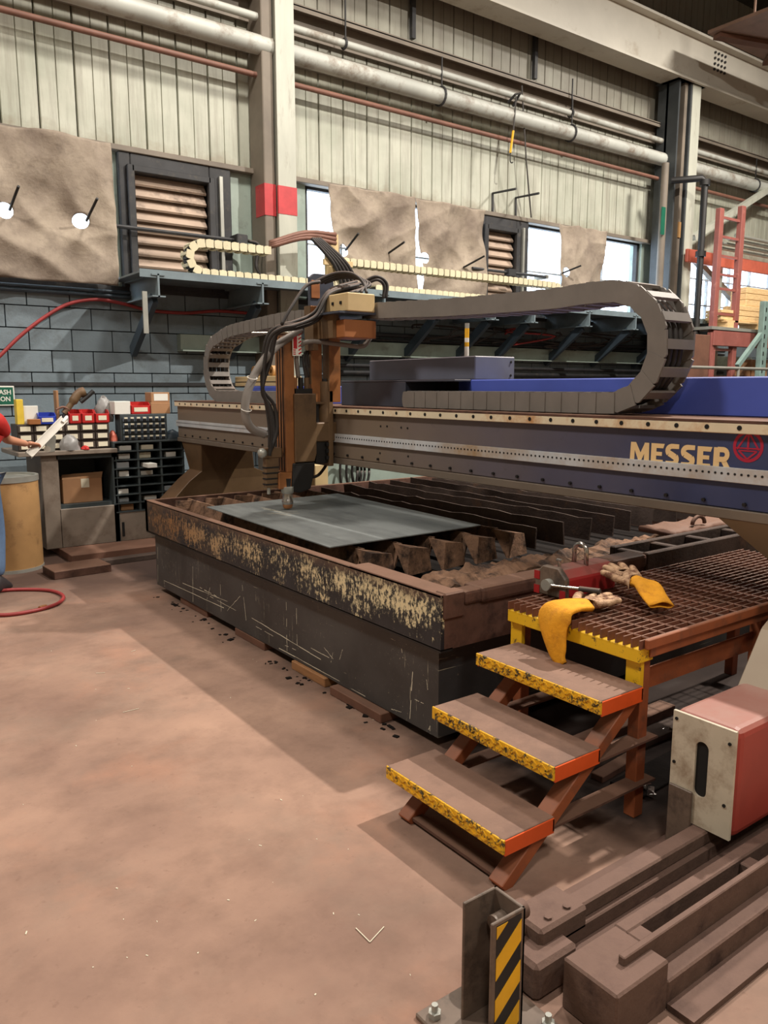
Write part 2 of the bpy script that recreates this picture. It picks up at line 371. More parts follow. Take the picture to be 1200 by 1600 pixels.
# concrete blocks, one by one
BW, BH = .432, .228
bk = MB().box(-.5*BW+.006, .5*BW-.006, -.03, .03, .006, BH-.006)
blk = mesh0(bk, 'block', MT['block'])
blkg = mesh0(bk, 'block', MT['blockgreen'])
k = 0; rest = MB()
for r in range(11):
    z = 2.72-(r+1)*BH
    if z < .1: break
    x = 1.772-BW*19+(BW/2 if r % 2 else 0)
    while x < 21.6:
        vis = .9 < x < 10.6
        if vis:
            b = inst(blk, 'block', wl, (x, WY, z)); k += 1
        else: rest.box(x-.5*BW+.006, x+.5*BW-.006, WY-.03, WY+.03, z+.006, z+BH-.006)
        x += BW
rest.build('block_field', MT['block'], wl)['kind'] = 'stuff'
# upper wall: ribbed siding sheets
wu = struct(blank('wall_back_upper', -7, 22, 4.2, 9.4, MT['gap']))
PW = .372
sd = MB().prism([(-PW/2+.004, 0), (-PW/2+.012, -.03), (-.006, -.03), (0, -.014), (.006, -.03), (PW/2-.012, -.03), (PW/2-.004, 0)], 'z', 0, 4.6)
sdm = mesh0(sd, 'siding_panel', MT['siding'])
x = 0.2
while x < 20:
    inst(sdm, 'siding_panel', wu, (x, WY+.03, 4.2)); x += PW
# piers of the window band
for i, (a, b) in enumerate(((-7, .35), (2.9, 3.0), (4.32, 5.38), (12.3, 13.0), (17.6, 22))):
    struct(blank('wall_pier', a, b, 2.72, 4.2, MT['blockgreen'], WY, WY+.25))
# long drip ledge below the siding and sill of the band
led = MB().box(-2, 13.2, WY-.1, WY+.03, 4.17, 4.23).build('trim_1', MT['girt'], bevel=.006); struct(led)
sill = MB().box(-2, 13.2, WY-.06, WY+.25, 2.70, 2.75).build('trim_2', MT['darkframe']); struct(sill)
# windows
def window(n, x0, x1, z0, z1, cols, rows):
    fr = MB(); t = .022
    fr.box(x0, x1, WY+.05, WY+.13, z0, z0+.06).box(x0, x1, WY+.05, WY+.13, z1-.06, z1).box(x0, x0+.06, WY+.05, WY+.13, z0, z1).box(x1-.06, x1, WY+.05, WY+.13, z0, z1)
    e = bpy.data.objects.new('window_%d' % n, None); COL.objects.link(e); e.location = (x0, WY+.1, z0); struct(e)
    fr.build('window_frame', MT['darkframe'], e)
    for i in range(1, cols): MB().box(x0+(x1-x0)*i/cols-t/2, x0+(x1-x0)*i/cols+t/2, WY+.06, WY+.12, z0, z1).build('mullion', MT['mull'], e)
    for i in range(1, rows): MB().box(x0, x1, WY+.065, WY+.115, z0+(z1-z0)*i/rows-t/2, z0+(z1-z0)*i/rows+t/2).build('glazing_bar', MT['mull'], e)
    for i in range(cols):
        for j in range(rows):
            MB().box(x0+(x1-x0)*i/cols, x0+(x1-x0)*(i+1)/cols, WY+.088, WY+.092, z0+(z1-z0)*j/rows, z0+(z1-z0)*(j+1)/rows).build('pane', MT['glass'], e)
window(1, .35, 2.9, 2.75, 4.2, 4, 3)
window(2, 5.38, 8.3, 2.75, 4.2, 5, 2)
window(3, 9.35, 12.3, 2.75, 4.2, 3, 2)
window(4, 13.0, 17.6, 2.75, 4.2, 6, 3)

# ================================================================ louvred fans
def fan(x0, x1, label):
    t = thing('exhaust_fan', (x0, WY, 2.75), label, 'fan', 'louvred exhaust fans in the window band')
    z0, z1 = 2.75, 4.17; a, b = x0+.13, x1-.27
    MB().box(x0, x1, WY+.1, WY+.2, z0, z1).build('back_box', MT['blackm'], t)
    f = MB()
    for q0, q1, r0, r1 in ((x0, a, z0, z1), (b, x1, z0, z1), (a, b, z1-.2, z1), (a, b, z0, z0+.1)): f.box(q0, q1, WY-.08, WY+.1, r0, r1)
    f.build('frame', MT['darkframe'], t, bevel=.01)
    f = MB()
    for q0, q1, r0, r1 in ((a-.05, a+.03, z0+.08, z1-.13), (b-.03, b+.05, z0+.08, z1-.13), (a, b, z1-.2, z1-.13)): f.box(q0, q1, WY-.13, WY-.07, r0, r1)
    f.build('inner_frame', MT['darkframe'], t, bevel=.008)
    n = 9; h = (z1-.2-z0-.1)/n
    for i in range(n):
        zz = z0+.1+h*i
        MB().add([(a+.03, WY+.03, zz+h*1.08), (b-.03, WY+.03, zz+h*1.08), (b-.03, WY-.05, zz+.02), (a+.03, WY-.05, zz+.02),
                  (a+.03, WY+.045, zz+h*1.08), (b-.03, WY+.045, zz+h*1.08), (b-.03, WY-.035, zz), (a+.03, WY-.035, zz)],
                 [(0,1,2,3),(4,5,6,7),(0,1,5,4),(1,2,6,5),(2,3,7,6),(3,0,4,7)]).build('slat', MT['louver'], t)
    MB().box(b+.11, b+.15, WY-.12, WY-.08, z0+.1, z1-.1).build('side_rod', MT['galv'], t)
fan(3.0, 4.32, 'soot-stained louvred exhaust fan beside the cream column')
fan(8.3, 9.35, 'smaller-looking louvred exhaust fan between hanging tarp and bright window')

# ================================================================ tarps
def tarp(x0, x1, z0, z1, label, holes=(), seed=0, skew=(0, 0), amp=.055, n=80):
    """hanging sheet with folds; holes = (x, z, r) cut through it. skew moves the lower edge ends."""
    m_ = max(16, int(n*(z1-z0)/(x1-x0))); P = {}; bm = bmesh.new()
    def pt(u, v):
        x = x0+(x1-x0)*u; top = z1+.05-.012*abs(math.sin(u*math.pi*3))-.012*mnoise.noise(Vector((u*6, seed, 0)))
        z = z0+(top-z0)*v
        x += (1-v)*(skew[0]*(1-u)+skew[1]*u)
        return x, z
    def dep(x, z):
        d = mnoise.noise(Vector((x*1.3, z*1.1, seed)))*amp*1.6+mnoise.noise(Vector((x*4, z*2.2, seed+3)))*amp*.8
        d += abs(math.sin((x-x0)*2.4+(z1-z)*1.3+seed))*amp*.7+abs(math.sin((x-x0)*1.9-(z1-z)*1.8+seed))*amp*.5
        d += (1-abs(mnoise.noise(Vector((x*2.1+z*1.3, z*1.5-x*.8, seed+8))))*2.2)*amp*.9+(1-abs(mnoise.noise(Vector((x*1.2-z*2.2, z*1.1+x, seed+5))))*2.4)*amp*.6
        return WY-.15-d*.9
    vs = []
    for j in range(m_+1):
        row = []
        for i in range(n+1):
            x, z = pt(i/n, j/m_)
            for hx, hz, hr in holes:
                d = math.hypot(x-hx, z-hz); step = (x1-x0)/n
                if abs(d-hr) < step*.75 and d > 1e-5: x, z = hx+(x-hx)*hr/d, hz+(z-hz)*hr/d
            row.append(bm.verts.new((x, dep(x, z), z)))
        vs.append(row)
    for j in range(m_):
        for i in range(n):
            q = [vs[j][i], vs[j][i+1], vs[j+1][i+1], vs[j+1][i]]
            c = sum((v.co for v in q), Vector())/4
            if any(math.hypot(c.x-hx, c.z-hz) < hr*.97 for hx, hz, hr in holes): continue
            bm.faces.new(q)
    o = Vector(((x0+x1)/2, WY-.13, z0))
    for v in bm.verts: v.co -= o
    me = bpy.data.meshes.new('tarp'); bm.to_mesh(me); bm.free()
    ob = bpy.data.objects.new('tarp', me); COL.objects.link(ob); ob.location = o; me.materials.append(MT['tarp'])
    for p in me.polygons: p.use_smooth = True
    s = ob.modifiers.new('thick', 'SOLIDIFY'); s.thickness = .004
    return tag(ob, label, 'tarp', 'brown tarps hung over the windows')
HY = WY-.2
h = [UY(8, 329, HY), UY(127, 345, HY)]
tarp(.6, 2.88, 2.73, 4.14, 'large brown tarp with two round holes, leftmost on the wall', [(p.x, p.z, .078) for p in h], 1, n=96)
p = UY(537, 391, HY); q = UY(663, 406, HY)
tarp(5.62, 6.93, 2.80, 4.14, 'brown tarp between column and narrow bright slit', [(p.x, p.z, .08)], 4, (.0, .12))
tarp(6.99, 8.28, 2.80, 4.14, 'brown tarp between narrow bright slit and second louvred fan', [(q.x-.02, q.z+.02, .075)], 7, (.17, 0))
p = UY(872, 425, HY)
tarp(9.93, 11.05, 2.80, 4.16, 'reddish-brown tarp left of the widest bright window', [(p.x+.13, p.z, .075)], 9, (0, -.1))
# window crank rods poking out through the tarps
def rod(a, b, r, label, mt='blackm', y0=HY-.03, y1=HY-.32, g='window crank rods'):
    o = MB().tube([UY(a[0], a[1], y0), UY(b[0], b[1], y1)], r, 8).build('crank_rod', MT[mt]); tag(o, label, 'rod', g)
rod((15, 328), (29, 291), .014, 'dark crank rod at the leftmost tarp hole')
rod((135, 345), (152, 310), .014, 'dark crank rod beside the tarp hole nearest the fan')
rod((540, 391), (560, 365), .014, 'dark crank rod above the tarp hole behind the tower')
rod((605, 397), (632, 378), .014, 'dark crank rod by the narrow slit')
rod((724, 418), (757, 400), .014, 'dark crank rod in front of the second fan')
rod((876, 428), (908, 415), .014, 'dark crank rod at the tarp hole near the wide window')
# bare bracket bars standing out of the siding
for i, (x, y) in enumerate(((770, 302), (806, 309))):
    o = MB().tube([UY(x, y+34, WY-.02), UY(x, y, WY-.02), UY(x+36, y-7, WY-.5)], .018, 6).build('wall_bracket', MT['darkframe'])
    tag(o, ['left', 'right'][i]+' bent steel bracket bar sticking out above the second fan', 'bracket', 'bent brackets above the fan')

# ================================================================ columns, girts, pipes, crane girder
def hcolumn(x0, x1, yf, ztop, label, m1, m2, band=None):
    t = thing('steel_column', ((x0+x1)/2, yf+.15, 0), label, 'column', 'building columns')
    yb = yf+.32; tk = .025
    MB().box(x0, x0+tk, yf, yb, 0, ztop).build('flange', m1, t); MB().box(x1-tk, x1, yf, yb, 0, ztop).build('flange', m2, t)
    MB().box(x0, x1, yf+.15, yf+.18, 0, ztop).build('web', m1, t)
    return t
# cream column: closed box section with a red band
c1 = thing('steel_column', (5.0, 8.6, 0), 'grimy cream steel column with a red painted band', 'column')
CY = 8.55
xa, xb = UY(412, 100, CY).x, UY(460, 100, CY).x
MB().box(xa+.16, xb, CY, CY+.02, 0, 9.4).build('front_flange', MT['cream'], c1)
MB().box((xa+xb)/2-.02, (xa+xb)/2+.12, CY+.02, WY-.02, 0, 9.4).build('web', MT['cream'], c1)
MB().box(xa+.02, xa+.16, CY+.08, WY-.02, 0, 9.4).build('side_channel', MT['girt'], c1, bevel=.01)
zb0, zb1 = UY(440, 334, CY).z, UY(440, 290, CY).z
MB().box(xa+.155, xb+.005, CY-.004, CY+.024, zb0, zb1).build('red_band', MT['red'], c1)
MB().box(xa+.014, xa+.166, CY+.074, CY+.3, zb0-.02, zb1+.02).build('red_band', MT['red'], c1)
# dark column on the right
CY2 = 8.45
c2 = thing('steel_column', (12.6, 8.6, 0), 'tall dark steel column with a cream edge flange below the crane girder', 'column')
x0, x1 = UY(1058, 200, CY2).x, UY(1090, 200, CY2).x; xm = UY(1077, 200, CY2).x
ztop = 6.75
MB().box(x0, x0+.04, CY2, CY2+.4, 0, ztop).build('flange', MT['darkcol'], c2)
MB().box(x0, xm-.02, CY2+.2, CY2+.24, 0, ztop).build('web', MT['darkcol'], c2)
MB().box(x0+.2, x0+.28, CY2+.02, CY2+.2, 0, ztop).build('conduit', MT['girt'], c2)
MB().box(xm-.04, xm, CY2-.02, CY2+.4, 0, ztop).build('flange', MT['darkcol'], c2)
MB().box(xm, x1, CY2-.03, CY2+.4, 0, ztop).build('cover_flange', MT['cream'], c2)
pp = UY(1052, 357, CY2); MB().box(x0+.2, x0+.27, CY2+.0, CY2+.02, pp.z-.13, pp.z+.13).build('orange_mark', MT['fibre'], c2)
# right neighbour pipe of the dark column
t = thing('drain_pipe', (12.1, 8.38, 2.79), 'light vertical pipe hugging the left side of the dark column', 'pipe')
a = UY(1040, 255, 8.38); MB().tube([(a.x, 8.38, a.z), (a.x, 8.38, 2.79)], .06, 12).build('pipe', MT['girt'], t, smooth=True)
b = UY(1036, 345, 8.31); MB().box(b.x-.05, b.x+.05, 8.305, 8.32, b.z-.22, b.z+.22).build('green_tag', MT['signg'], t)
t = thing('drain_pipe', (13.0, 8.0, 0), 'black vertical drain pipe with an elbow right of the dark column', 'pipe')
a = UY(1102, 278, 7.98); bt = UY(1084, 500, 7.98)
MB().tube([(a.x-.3, 8.42, a.z), (a.x-.03, 8.02, a.z), (a.x, 7.98, a.z-.06), (a.x, 7.98, 0)], .055, 12).build('pipe', MT['blackm'], t, smooth=True)
for f in (.0, 1.15): MB().cyl((a.x, 7.98, a.z-.12-f), (a.x, 7.98, a.z-.03-f), .085, 14).build('collar', MT['blackm'], t, smooth=True)

def hpipe(name, px, z, y, r, x0, x1, mt, label, hang=None):
    t = thing(name, (x0, y, z), label, 'pipe')
    MB().tube([(x0, y, z), (x1, y, z)], r, 14).build('pipe', mt, t, smooth=True)
    for hx in hang or []:
        MB().tube([(hx, y, z+r*.6), (hx, y, z+.5)], .012, 6).build('hanger_rod', MT['blackm'], t)
        MB().tube([(hx-.02, y+(r+.012)*math.cos(a), z+(r+.012)*math.sin(a)) for a in [k*math.pi/8 for k in range(17)]], .016, 6).build('clamp', MT['darkframe'], t)
pz = lambda x, y, Y: UY(x, y, Y).z
hpipe('wall_pipe', 0, pz(462, 133, 8.78), 8.78, .032, -1, 18, MT['pipeb'], 'thin brown rusty pipe running along the siding', [])
hpipe('wall_pipe', 0, pz(700, 154, 8.7), 8.7, .105, -1, 18, MT['pipew'], 'thick grimy white pipe running along the upper wall', [UY(690, 152, 8.7).x, UY(893, 205, 8.7).x, UY(1180, 285, 8.7).x])
hpipe('wall_pipe', 0, pz(690, 115, 8.74), 8.74, .045, -1, 18, MT['pipew'], 'slim white pipe above the thick white one', [UY(540, 78, 8.74).x, UY(893, 180, 8.74).x])
g = thing('wall_girt', (8, 8.9, 6), 'long sooty steel channel girt across the siding above the pipes', 'girt')
z = pz(640, 66, 8.8)
MB().box(-1, 18, 8.78, 8.97, z-.015, z+.015).build('top_flange', MT['girt'], g); MB().box(-1, 18, 8.78, 8.8, z-.06, z).build('lip', MT['girt'], g)
MB().box(-1, 18, 8.93, 8.97, z-.28, z).build('web', MT['girt'], g)
g = thing('wall_girt', (8, 8.9, 5), 'sooty steel girt behind the white pipes', 'girt')
z = pz(640, 135, 8.9)
MB().box(-1, 18, 8.82, 8.97, z-.02, z+.02).build('flange', MT['girt'], g); MB().box(-1, 18, 8.93, 8.97, z-.12, z+.12).build('web', MT['girt'], g)
# vertical dark conduits on the upper siding
for px, lab in ((645, 'dark vertical conduit at the top of the siding, left one'), (838, 'dark vertical conduit near the crane girder, right one')):
    q = UY(px, 20, 8.93); tag(MB().box(q.x-.03, q.x+.03, 8.9, 8.96, 6.25, 9.3).build('conduit', MT['darkframe']), lab, 'conduit')
# crane runway girder
GYY = 8.35
zb = pz(1075, 123, GYY); zt = pz(1100, 62, GYY+.06)
cg = thing('crane_girder', (10, GYY+.2, zb), 'grimy white crane runway girder crossing the top right corner', 'girder')
MB().box(2, 21, GYY, GYY+.4, zb, zb+.035).build('bottom_flange', MT['girder'], cg)
MB().box(2, 21, GYY+.12, GYY+.16, zb+.03, zt).build('web', MT['girder'], cg)
MB().box(2, 21, GYY-.02, GYY+.42, zt, zt+.04).build('top_flange', MT['girder'], cg)
MB().box(2, 21, GYY+.14, GYY+.26, zt+.04, zt+.14).build('crane_rail', MT['darkframe'], cg)
cc = UY(1125, 98, GYY+.11)
for i in range(4):
    for j in range(4): MB().cyl((cc.x-.16+.105*i, GYY+.095, cc.z-.14+.09*j), (cc.x-.16+.105*i, GYY+.125, cc.z-.14+.09*j), .022, 8).build('bolt', MT['darkframe'], cg)
# bracket at the dark column head
MB().box(x0-.1, x1+.1, CY2-.05, CY2+.4, ztop, zb).build('cap_plate', MT['darkcol'], c2)
# roof trusses
for i, (Y, lab) in enumerate(((6.2, 'brown roof truss over the gantry'), (1.5, 'brown roof truss behind the gantry lamps'))):
    t = thing('roof_truss', (8, Y, 8.4), lab, 'truss', 'roof trusses')
    MB().box(-7, 22, Y-.1, Y+.1, 8.5, 8.62).build('bottom_chord', MT['truss'], t)
    MB().box(-7, 22, Y-.1, Y+.1, 9.25, 9.4).build('top_chord', MT['truss'], t)
    for k in range(16):
        a = -6+k*1.75
        MB().bar((a, Y, 8.6), (a+.87, Y, 9.3), .08, .08, (0, 1, 0)).build('diagonal', MT['truss'], t); MB().bar((a+1.75, Y, 8.6), (a+.87, Y, 9.3), .08, .08, (0, 1, 0)).build('diagonal', MT['truss'], t)
# soffit bracing that shows above the girder
p = UY(1165, 60, 7.6)
t = thing('ceiling_panel', (p.x, 7.3, p.z), 'rusty brown sloping panel with braces above the crane girder', 'panel')
MB().box(p.x-.6, p.x+3, 6.8, 7.9, p.z+.02, p.z+.07).build('sheet', MT['truss'], t)
MB().bar((p.x-.5, 7.8, p.z-.02), (p.x+2, 7, p.z-.02), .16, .06).build('brace', MT['woodr'], t); MB().bar((p.x+.1, 6.9, p.z-.02), (p.x+1.2, 7.9, p.z-.02), .12, .06).build('brace', MT['woodr'], t)
MB().tube([(p.x-.3, 7.3, p.z+.06), (p.x-.3, 7.3, 9.4)], .02, 6).build('hanger_rod', MT['truss'], t); MB().tube([(p.x+2.6, 7.3, p.z+.06), (p.x+2.6, 7.3, 9.4)], .02, 6).build('hanger_rod', MT['truss'], t)
# high-bay lamps, the camera-side ones added unseen as fill
for i, (x, y, z, wt, r) in enumerate(LAMPS):
    t = thing('high_bay_lamp', (x, y, z), ['bell lamp over the gantry end', 'added fill bell lamp over the left aisle', 'added fill bell lamp behind the camera, left', 'added fill bell lamp behind the camera, right', 'bell lamp near the storage rack', 'bell lamp over the cutting table'][i], 'lamp', 'high-bay lamps')
    MB().lathe((x, y, z), [(r+.03, .0), (r+.03, .03), (.16, .32), (.1, .5), (.02, .52)], 20).build('lamp_shade', MT['galv'], t, smooth=True)
    MB().tube([(x, y, z+.5), (x, y, 9.4)], .012, 6).build('hanging_rod', MT['blackm'], t)
    L = bpy.data.lights.new('lamp_light', 'AREA'); L.shape = 'DISK'; L.size = r*2; L.energy = wt; L.color = LAMP_COL
    lo = bpy.data.objects.new('lamp_light', L); COL.objects.link(lo); lo.parent = t; lo.location = (0, 0, -.02)
# ================================================================ cutting table
TX0, TX1, TY0, TY1, TZ = 2.17, 6.1, 2.53, 6.22, .75
tb = thing('cutting_table', (4.1, 4.4, 0), 'large black scratched steel cutting table with flaking paint and open slats', 'table')
MB().box(TX0, TX0+.02, TY0, TY1, .50, TZ).build('upper_side_panel', MT['upper'], tb)
MB().box(TX0, TX0+.055, TY0, TY1-.02, TZ-.012, TZ+.002).build('side_rim', MT['rim'], tb, bevel=.004)
MB().box(TX0, TX0+.12, TY0, 3.25, TZ-.006, TZ+.006).build('rim_cap', MT['rim'], tb, bevel=.003)
MB().box(TX0+.05, TX0+.07, TY0+.07, TY1-.06, .055, .51).build('lower_side_panel', MT['lower'], tb)
MB().box(TX0, TX0+.07, TY0, TY1, .49, .505).build('ledge_strip', MT['blackm'], tb)
MB().box(TX0+.02, TX1, TY0, TY0+.02, .50, TZ-.02).build('near_upper_panel', MT['rim'], tb)
MB().box(TX0+.07, TX1, TY0+.07, TY0+.09, .055, .5).build('near_lower_panel', MT['lower'], tb)
MB().box(TX0, TX1, TY1-.05, TY1, .5, TZ).build('far_panel', MT['rim'], tb)
MB().box(TX0+.07, TX1, TY1-.1, TY1-.06, .055, .5).build('far_lower_panel', MT['lower'], tb)
MB().box(TX1-.05, TX1, TY0, TY1, .055, TZ).build('outer_panel', MT['rim'], tb)
MB().box(TX0+.07, TX1-.05, TY0+.09, TY1-.1, .08, .4).build('slag_bed', MT['pit'], tb)
# near edge: pipe-like box tubes capping the rim
MB().box(TX0+.01, TX0+.13, TY0-.012, TY0+.06, .64, TZ+.012).build('corner_cap', MT['rim'], tb, bevel=.008)
MB().box(TX0+.13, TX0+.24, TY0-.012, TY0+.08, TZ-.06, TZ+.004).build('edge_clip', MT['rim'], tb, bevel=.014, seg=2)
MB().box(TX0+.225, 3.62, TY0-.02, TY0+.115, TZ-.065, TZ+.008).build('edge_tube', MT['rim'], tb, bevel=.018, seg=2)
MB().box(3.62, 4.9, TY0-.02, TY0+.02, TZ-.17, TZ+.012).build('edge_channel', MT['slatd'], tb, bevel=.006)
MB().box(3.62, 4.9, TY0+.20, TY0+.235, TZ-.17, TZ+.012).build('edge_channel', MT['slatd'], tb, bevel=.006)
for xx in (3.64, 3.95, 4.3, 4.7): MB().box(xx, xx+.05, TY0+.02, TY0+.2, TZ-.17, TZ-.0).build('channel_rib', MT['slatd'], tb, bevel=.006)
MB().box(4.9, TX1, TY0-.02, TY0+.235, TZ-.17, TZ+.012).build('edge_channel', MT['slatd'], tb, bevel=.006)
# slag-crusted cross beam behind the near rim
def crust(x0, x1, y0, y1, z0, z1, amp, seed, n=46, m_=8):
    mb = MB(); rings = []
    for i in range(n+1):
        x = x0+(x1-x0)*i/n; ring = []
        prof = [(0, 0), (0, .5), (.04, .86), (.3, 1), (.55, .94), (.8, 1.0), (.97, .85), (1, .4), (1, 0)]
        for a, b in prof:
            d = mnoise.noise(Vector((x*5, a*4, seed)))*amp+mnoise.noise(Vector((x*19, a*11, seed+2)))*amp*.6
            ring.append((x, y0+(y1-y0)*a+d*.6*(b > 0), z0+(z1-z0)*b+d*(b > .3)))
        rings.append(ring)
    return mb.loft(rings)
crust(2.28, 5.9, 2.90, 3.17, .50, .672, .045, 1, 150).build('crusted_beam', MT['slat'], tb)
lid = crust(4.3, 5.05, 2.80, 3.06, .73, .765, .022, 5, 20).build('slag_lid', MT['rim'], tb, smooth='all')
MB().tube([(4.62+.07*math.cos(a), 2.84, .775+.05*math.sin(a)) for a in [k*math.pi/8 for k in range(9)]], .013, 8).build('lid_ring', MT['rim'], lid, smooth='all')
# slats
def slat(x, y0, y1, z0, z1, lean, seed, mt, jag):
    n = 22; a, b = [], []; f = []
    for i in range(n+1):
        y = y0+(y1-y0)*i/n
        zt = z1+mnoise.noise(Vector((seed*3.1, y*9, 0)))*jag+mnoise.noise(Vector((seed*1.7, y*1.6, 4)))*jag*.8
        sway = mnoise.noise(Vector((seed, y*.9, 2)))*.012
        a.append((x+sway, y, z0)); b.append((x+lean+sway, y, zt))
    mb = MB(); th = .006
    rings = [[(p[0]-th, p[1], p[2]), (p[0]+th, p[1], p[2]), (q[0]+th, q[1], q[2]), (q[0]-th, q[1], q[2])] for p, q in zip(a, b)]
    return mb.loft(rings).build('slat', mt, tb)
k = 0; x = 2.46
while x < 5.95:
    wide = x < 3.7
    slat(x, (3.62 if wide else 3.5)+random.uniform(-.03, .03), TY1-.08, .60, (.742 if wide else .752+random.uniform(-.012, .016)), .05 if wide else random.uniform(-.02, .03), k, MT['slat'] if wide else MT['slatd'], .008 if wide else .014)
    if wide:   # cast end plate turned towards the near edge
        MB().add([(x-.03, 3.44, .585), (x+.18, 3.48, .585), (x+.17, 3.50, .715), (x+.0, 3.46, .745), (x-.03, 3.46, .585), (x+.18, 3.50, .585), (x+.17, 3.52, .715), (x+.0, 3.62, .748)],
                 [(0,1,2,3),(4,5,6,7),(0,1,5,4),(1,2,6,5),(2,3,7,6),(3,0,4,7)]).build('slat_end', MT['slat'], tb)
    x += .268 if wide else .262; k += 1
for i in range(5):
    x = 2.35+.26*i
    MB().add([(x, 6.05, .62), (x+.2, 6.02, .62), (x+.2, 6.02, .735), (x+.02, 6.05, .745), (x, 6.07, .62), (x+.2, 6.04, .62), (x+.2, 6.04, .735), (x+.02, 6.07, .745)],
             [(0,1,2,3),(4,5,6,7),(0,1,5,4),(1,2,6,5),(2,3,7,6),(3,0,4,7)]).build('slat_end', MT['slat'], tb)
# long scratches and chalk strokes on the lower side panel (pixel pairs of the panel plane)
PXL = TX0+.049
def zz8(x, y): return UX(220+x/2.222, 720+y/2.222, PXL)
sc = MB()
for x0, y0, x1, y1, wd in ((80,415,330,530,3), (145,425,330,500,2.4), (180,345,181,490,3), (276,430,280,560,2.4), (352,430,368,575,3), (505,490,508,690,2.4), (540,512,543,640,2.4),
        (385,545,625,690,3), (480,650,690,765,3), (400,575,470,615,2), (590,650,665,690,2.4), (630,640,668,688,2), (700,655,690,690,2), (945,700,932,928,3.4), (945,825,982,843,2.4), (905,652,910,685,2.4),
        (870,862,905,872,2.4), (985,970,1005,920,3), (982,972,1000,985,3), (1005,920,1002,985,2), (1068,700,1066,830,2.4), (58,300,60,440,2.4), (500,640,545,660,2), (205,440,262,470,3.4), (230,480,240,440,2), (730,790,800,830,2), (240,470,330,520,2),
        (80,415,84,440,2), (300,520,345,470,1.8), (660,700,668,660,1.8), (992,760,996,795,2.2)):
    a, b = zz8(x0, y0), zz8(x1, y1); n = 7; wd *= .0011
    for i in range(n):
        p, q = a.lerp(b, i/n), a.lerp(b, (i+1)/n)
        if random.random() < .14 or min(p.y, q.y) < TY0+.08 or min(p.z, q.z) < .065: continue
        d = (q-p).normalized(); s_ = Vector((0, -d.z, d.y))*wd*random.uniform(.35, .8)
        p = p+Vector((0, random.uniform(-1, 1), random.uniform(-1, 1)))*.002
        sc.add([p-s_, q-s_, q+s_, p+s_], [(0, 1, 2, 3)])
sc.build('scratch_marks', MT['chalk'], tb)['kind'] = 'stuff'
# sheet on the slats
pl = MB()
P4 = [(2.365, 5.45), (2.30, 3.64), (3.47, 3.66), (3.56, 5.5)]
z0, z1 = .765, .771
pl.add([(x, y, z0) for x, y in P4]+[(x, y, z1) for x, y in P4], [(3,2,1,0),(4,5,6,7),(0,1,5,4),(1,2,6,5),(2,3,7,6),(3,0,4,7)])
sh = pl.build('steel_sheet', MT['plate']); tag(sh, 'flat dark grey steel sheet lying on the slats under the torch', 'sheet')
ck = MB()
for (x0, y0), (x1, y1) in (((411, 795), (440, 800)), ((418, 803), (465, 799)), ((423, 801), (455, 806)), ((440, 803), (468, 802)), ((408, 793), (430, 797))):
    a, b = UZ(x0, y0, .7722), UZ(x1, y1, .7722); d = (b-a).normalized(); s_ = Vector((-d.y, d.x, 0))*.003; ck.add([a-s_, b-s_, b+s_, a+s_], [(0, 1, 2, 3)])
ck.build('chalk_marks', MT['chalk'], sh)['kind'] = 'stuff'
# wedges under the table
def plank(name, x0, x1, y0, y1, z0, z1, mt, label, cat, rz=0, group=None):
    o = MB().obox(((x0+x1)/2, (y0+y1)/2, (z0+z1)/2), (x1-x0, y1-y0, z1-z0), (0, 0, rz)).build(name, MT[mt], bevel=.004); return tag(o, label, cat, group)
plank('timber_block', 2.2, 2.6, 3.55, 3.92, 0, .052, 'wood', 'pale timber packer under the table side', 'timber')
plank('timber_block', 2.17, 2.5, 2.98, 3.45, 0, .05, 'woodr', 'dark brown timber packer under the table near corner', 'timber')
plank('timber_block', 2.22, 2.6, 4.3, 4.72, 0, .05, 'woodr', 'dark timber packer under the middle of the table', 'timber')
plank('timber_block', 2.23, 2.6, 5.2, 5.7, 0, .05, 'woodr', 'dark timber packer under the far end of the table', 'timber')
deb = MB(); rr = random.Random(3)
for i in range(60):
    y = rr.uniform(2.7, 6.0); x = 2.2-abs(rr.gauss(0, .045)); s_ = rr.uniform(.004, .014)
    deb.obox((x, y, s_*.25), (s_*rr.uniform(1, 2.4), s_*rr.uniform(1, 3), s_*.5), (0, 0, rr.uniform(0, 3)))
o = deb.build('floor_debris', MT['pit']); o['kind'] = 'stuff'; tag(o, 'dark slag crumbs scattered along the foot of the table', 'debris')
lit = MB()
for i in range(34):
    p = UZ(rr.uniform(20, 720), rr.uniform(960, 1580), 0); s_ = rr.uniform(.0015, .004)
    lit.obox((p.x, p.y, s_*.3), (s_*rr.uniform(1, 4), s_, s_*.6), (0, 0, rr.uniform(0, 3)))
for (x0, y0), (x1, y1) in (((150, 1052), (164, 1051)), ((192, 1113), (217, 1107)), ((556, 1450), (578, 1472)), ((578, 1472), (600, 1448)), ((205, 1018), (212, 1016))):
    a, b = UZ(x0, y0, .003), UZ(x1, y1, .003); lit.bar(a, b, .0025, .002)
o = lit.build('floor_litter', MT['chalk']); o['kind'] = 'stuff'; tag(o, 'tiny pale flecks and straws scattered on the dusty floor', 'litter')

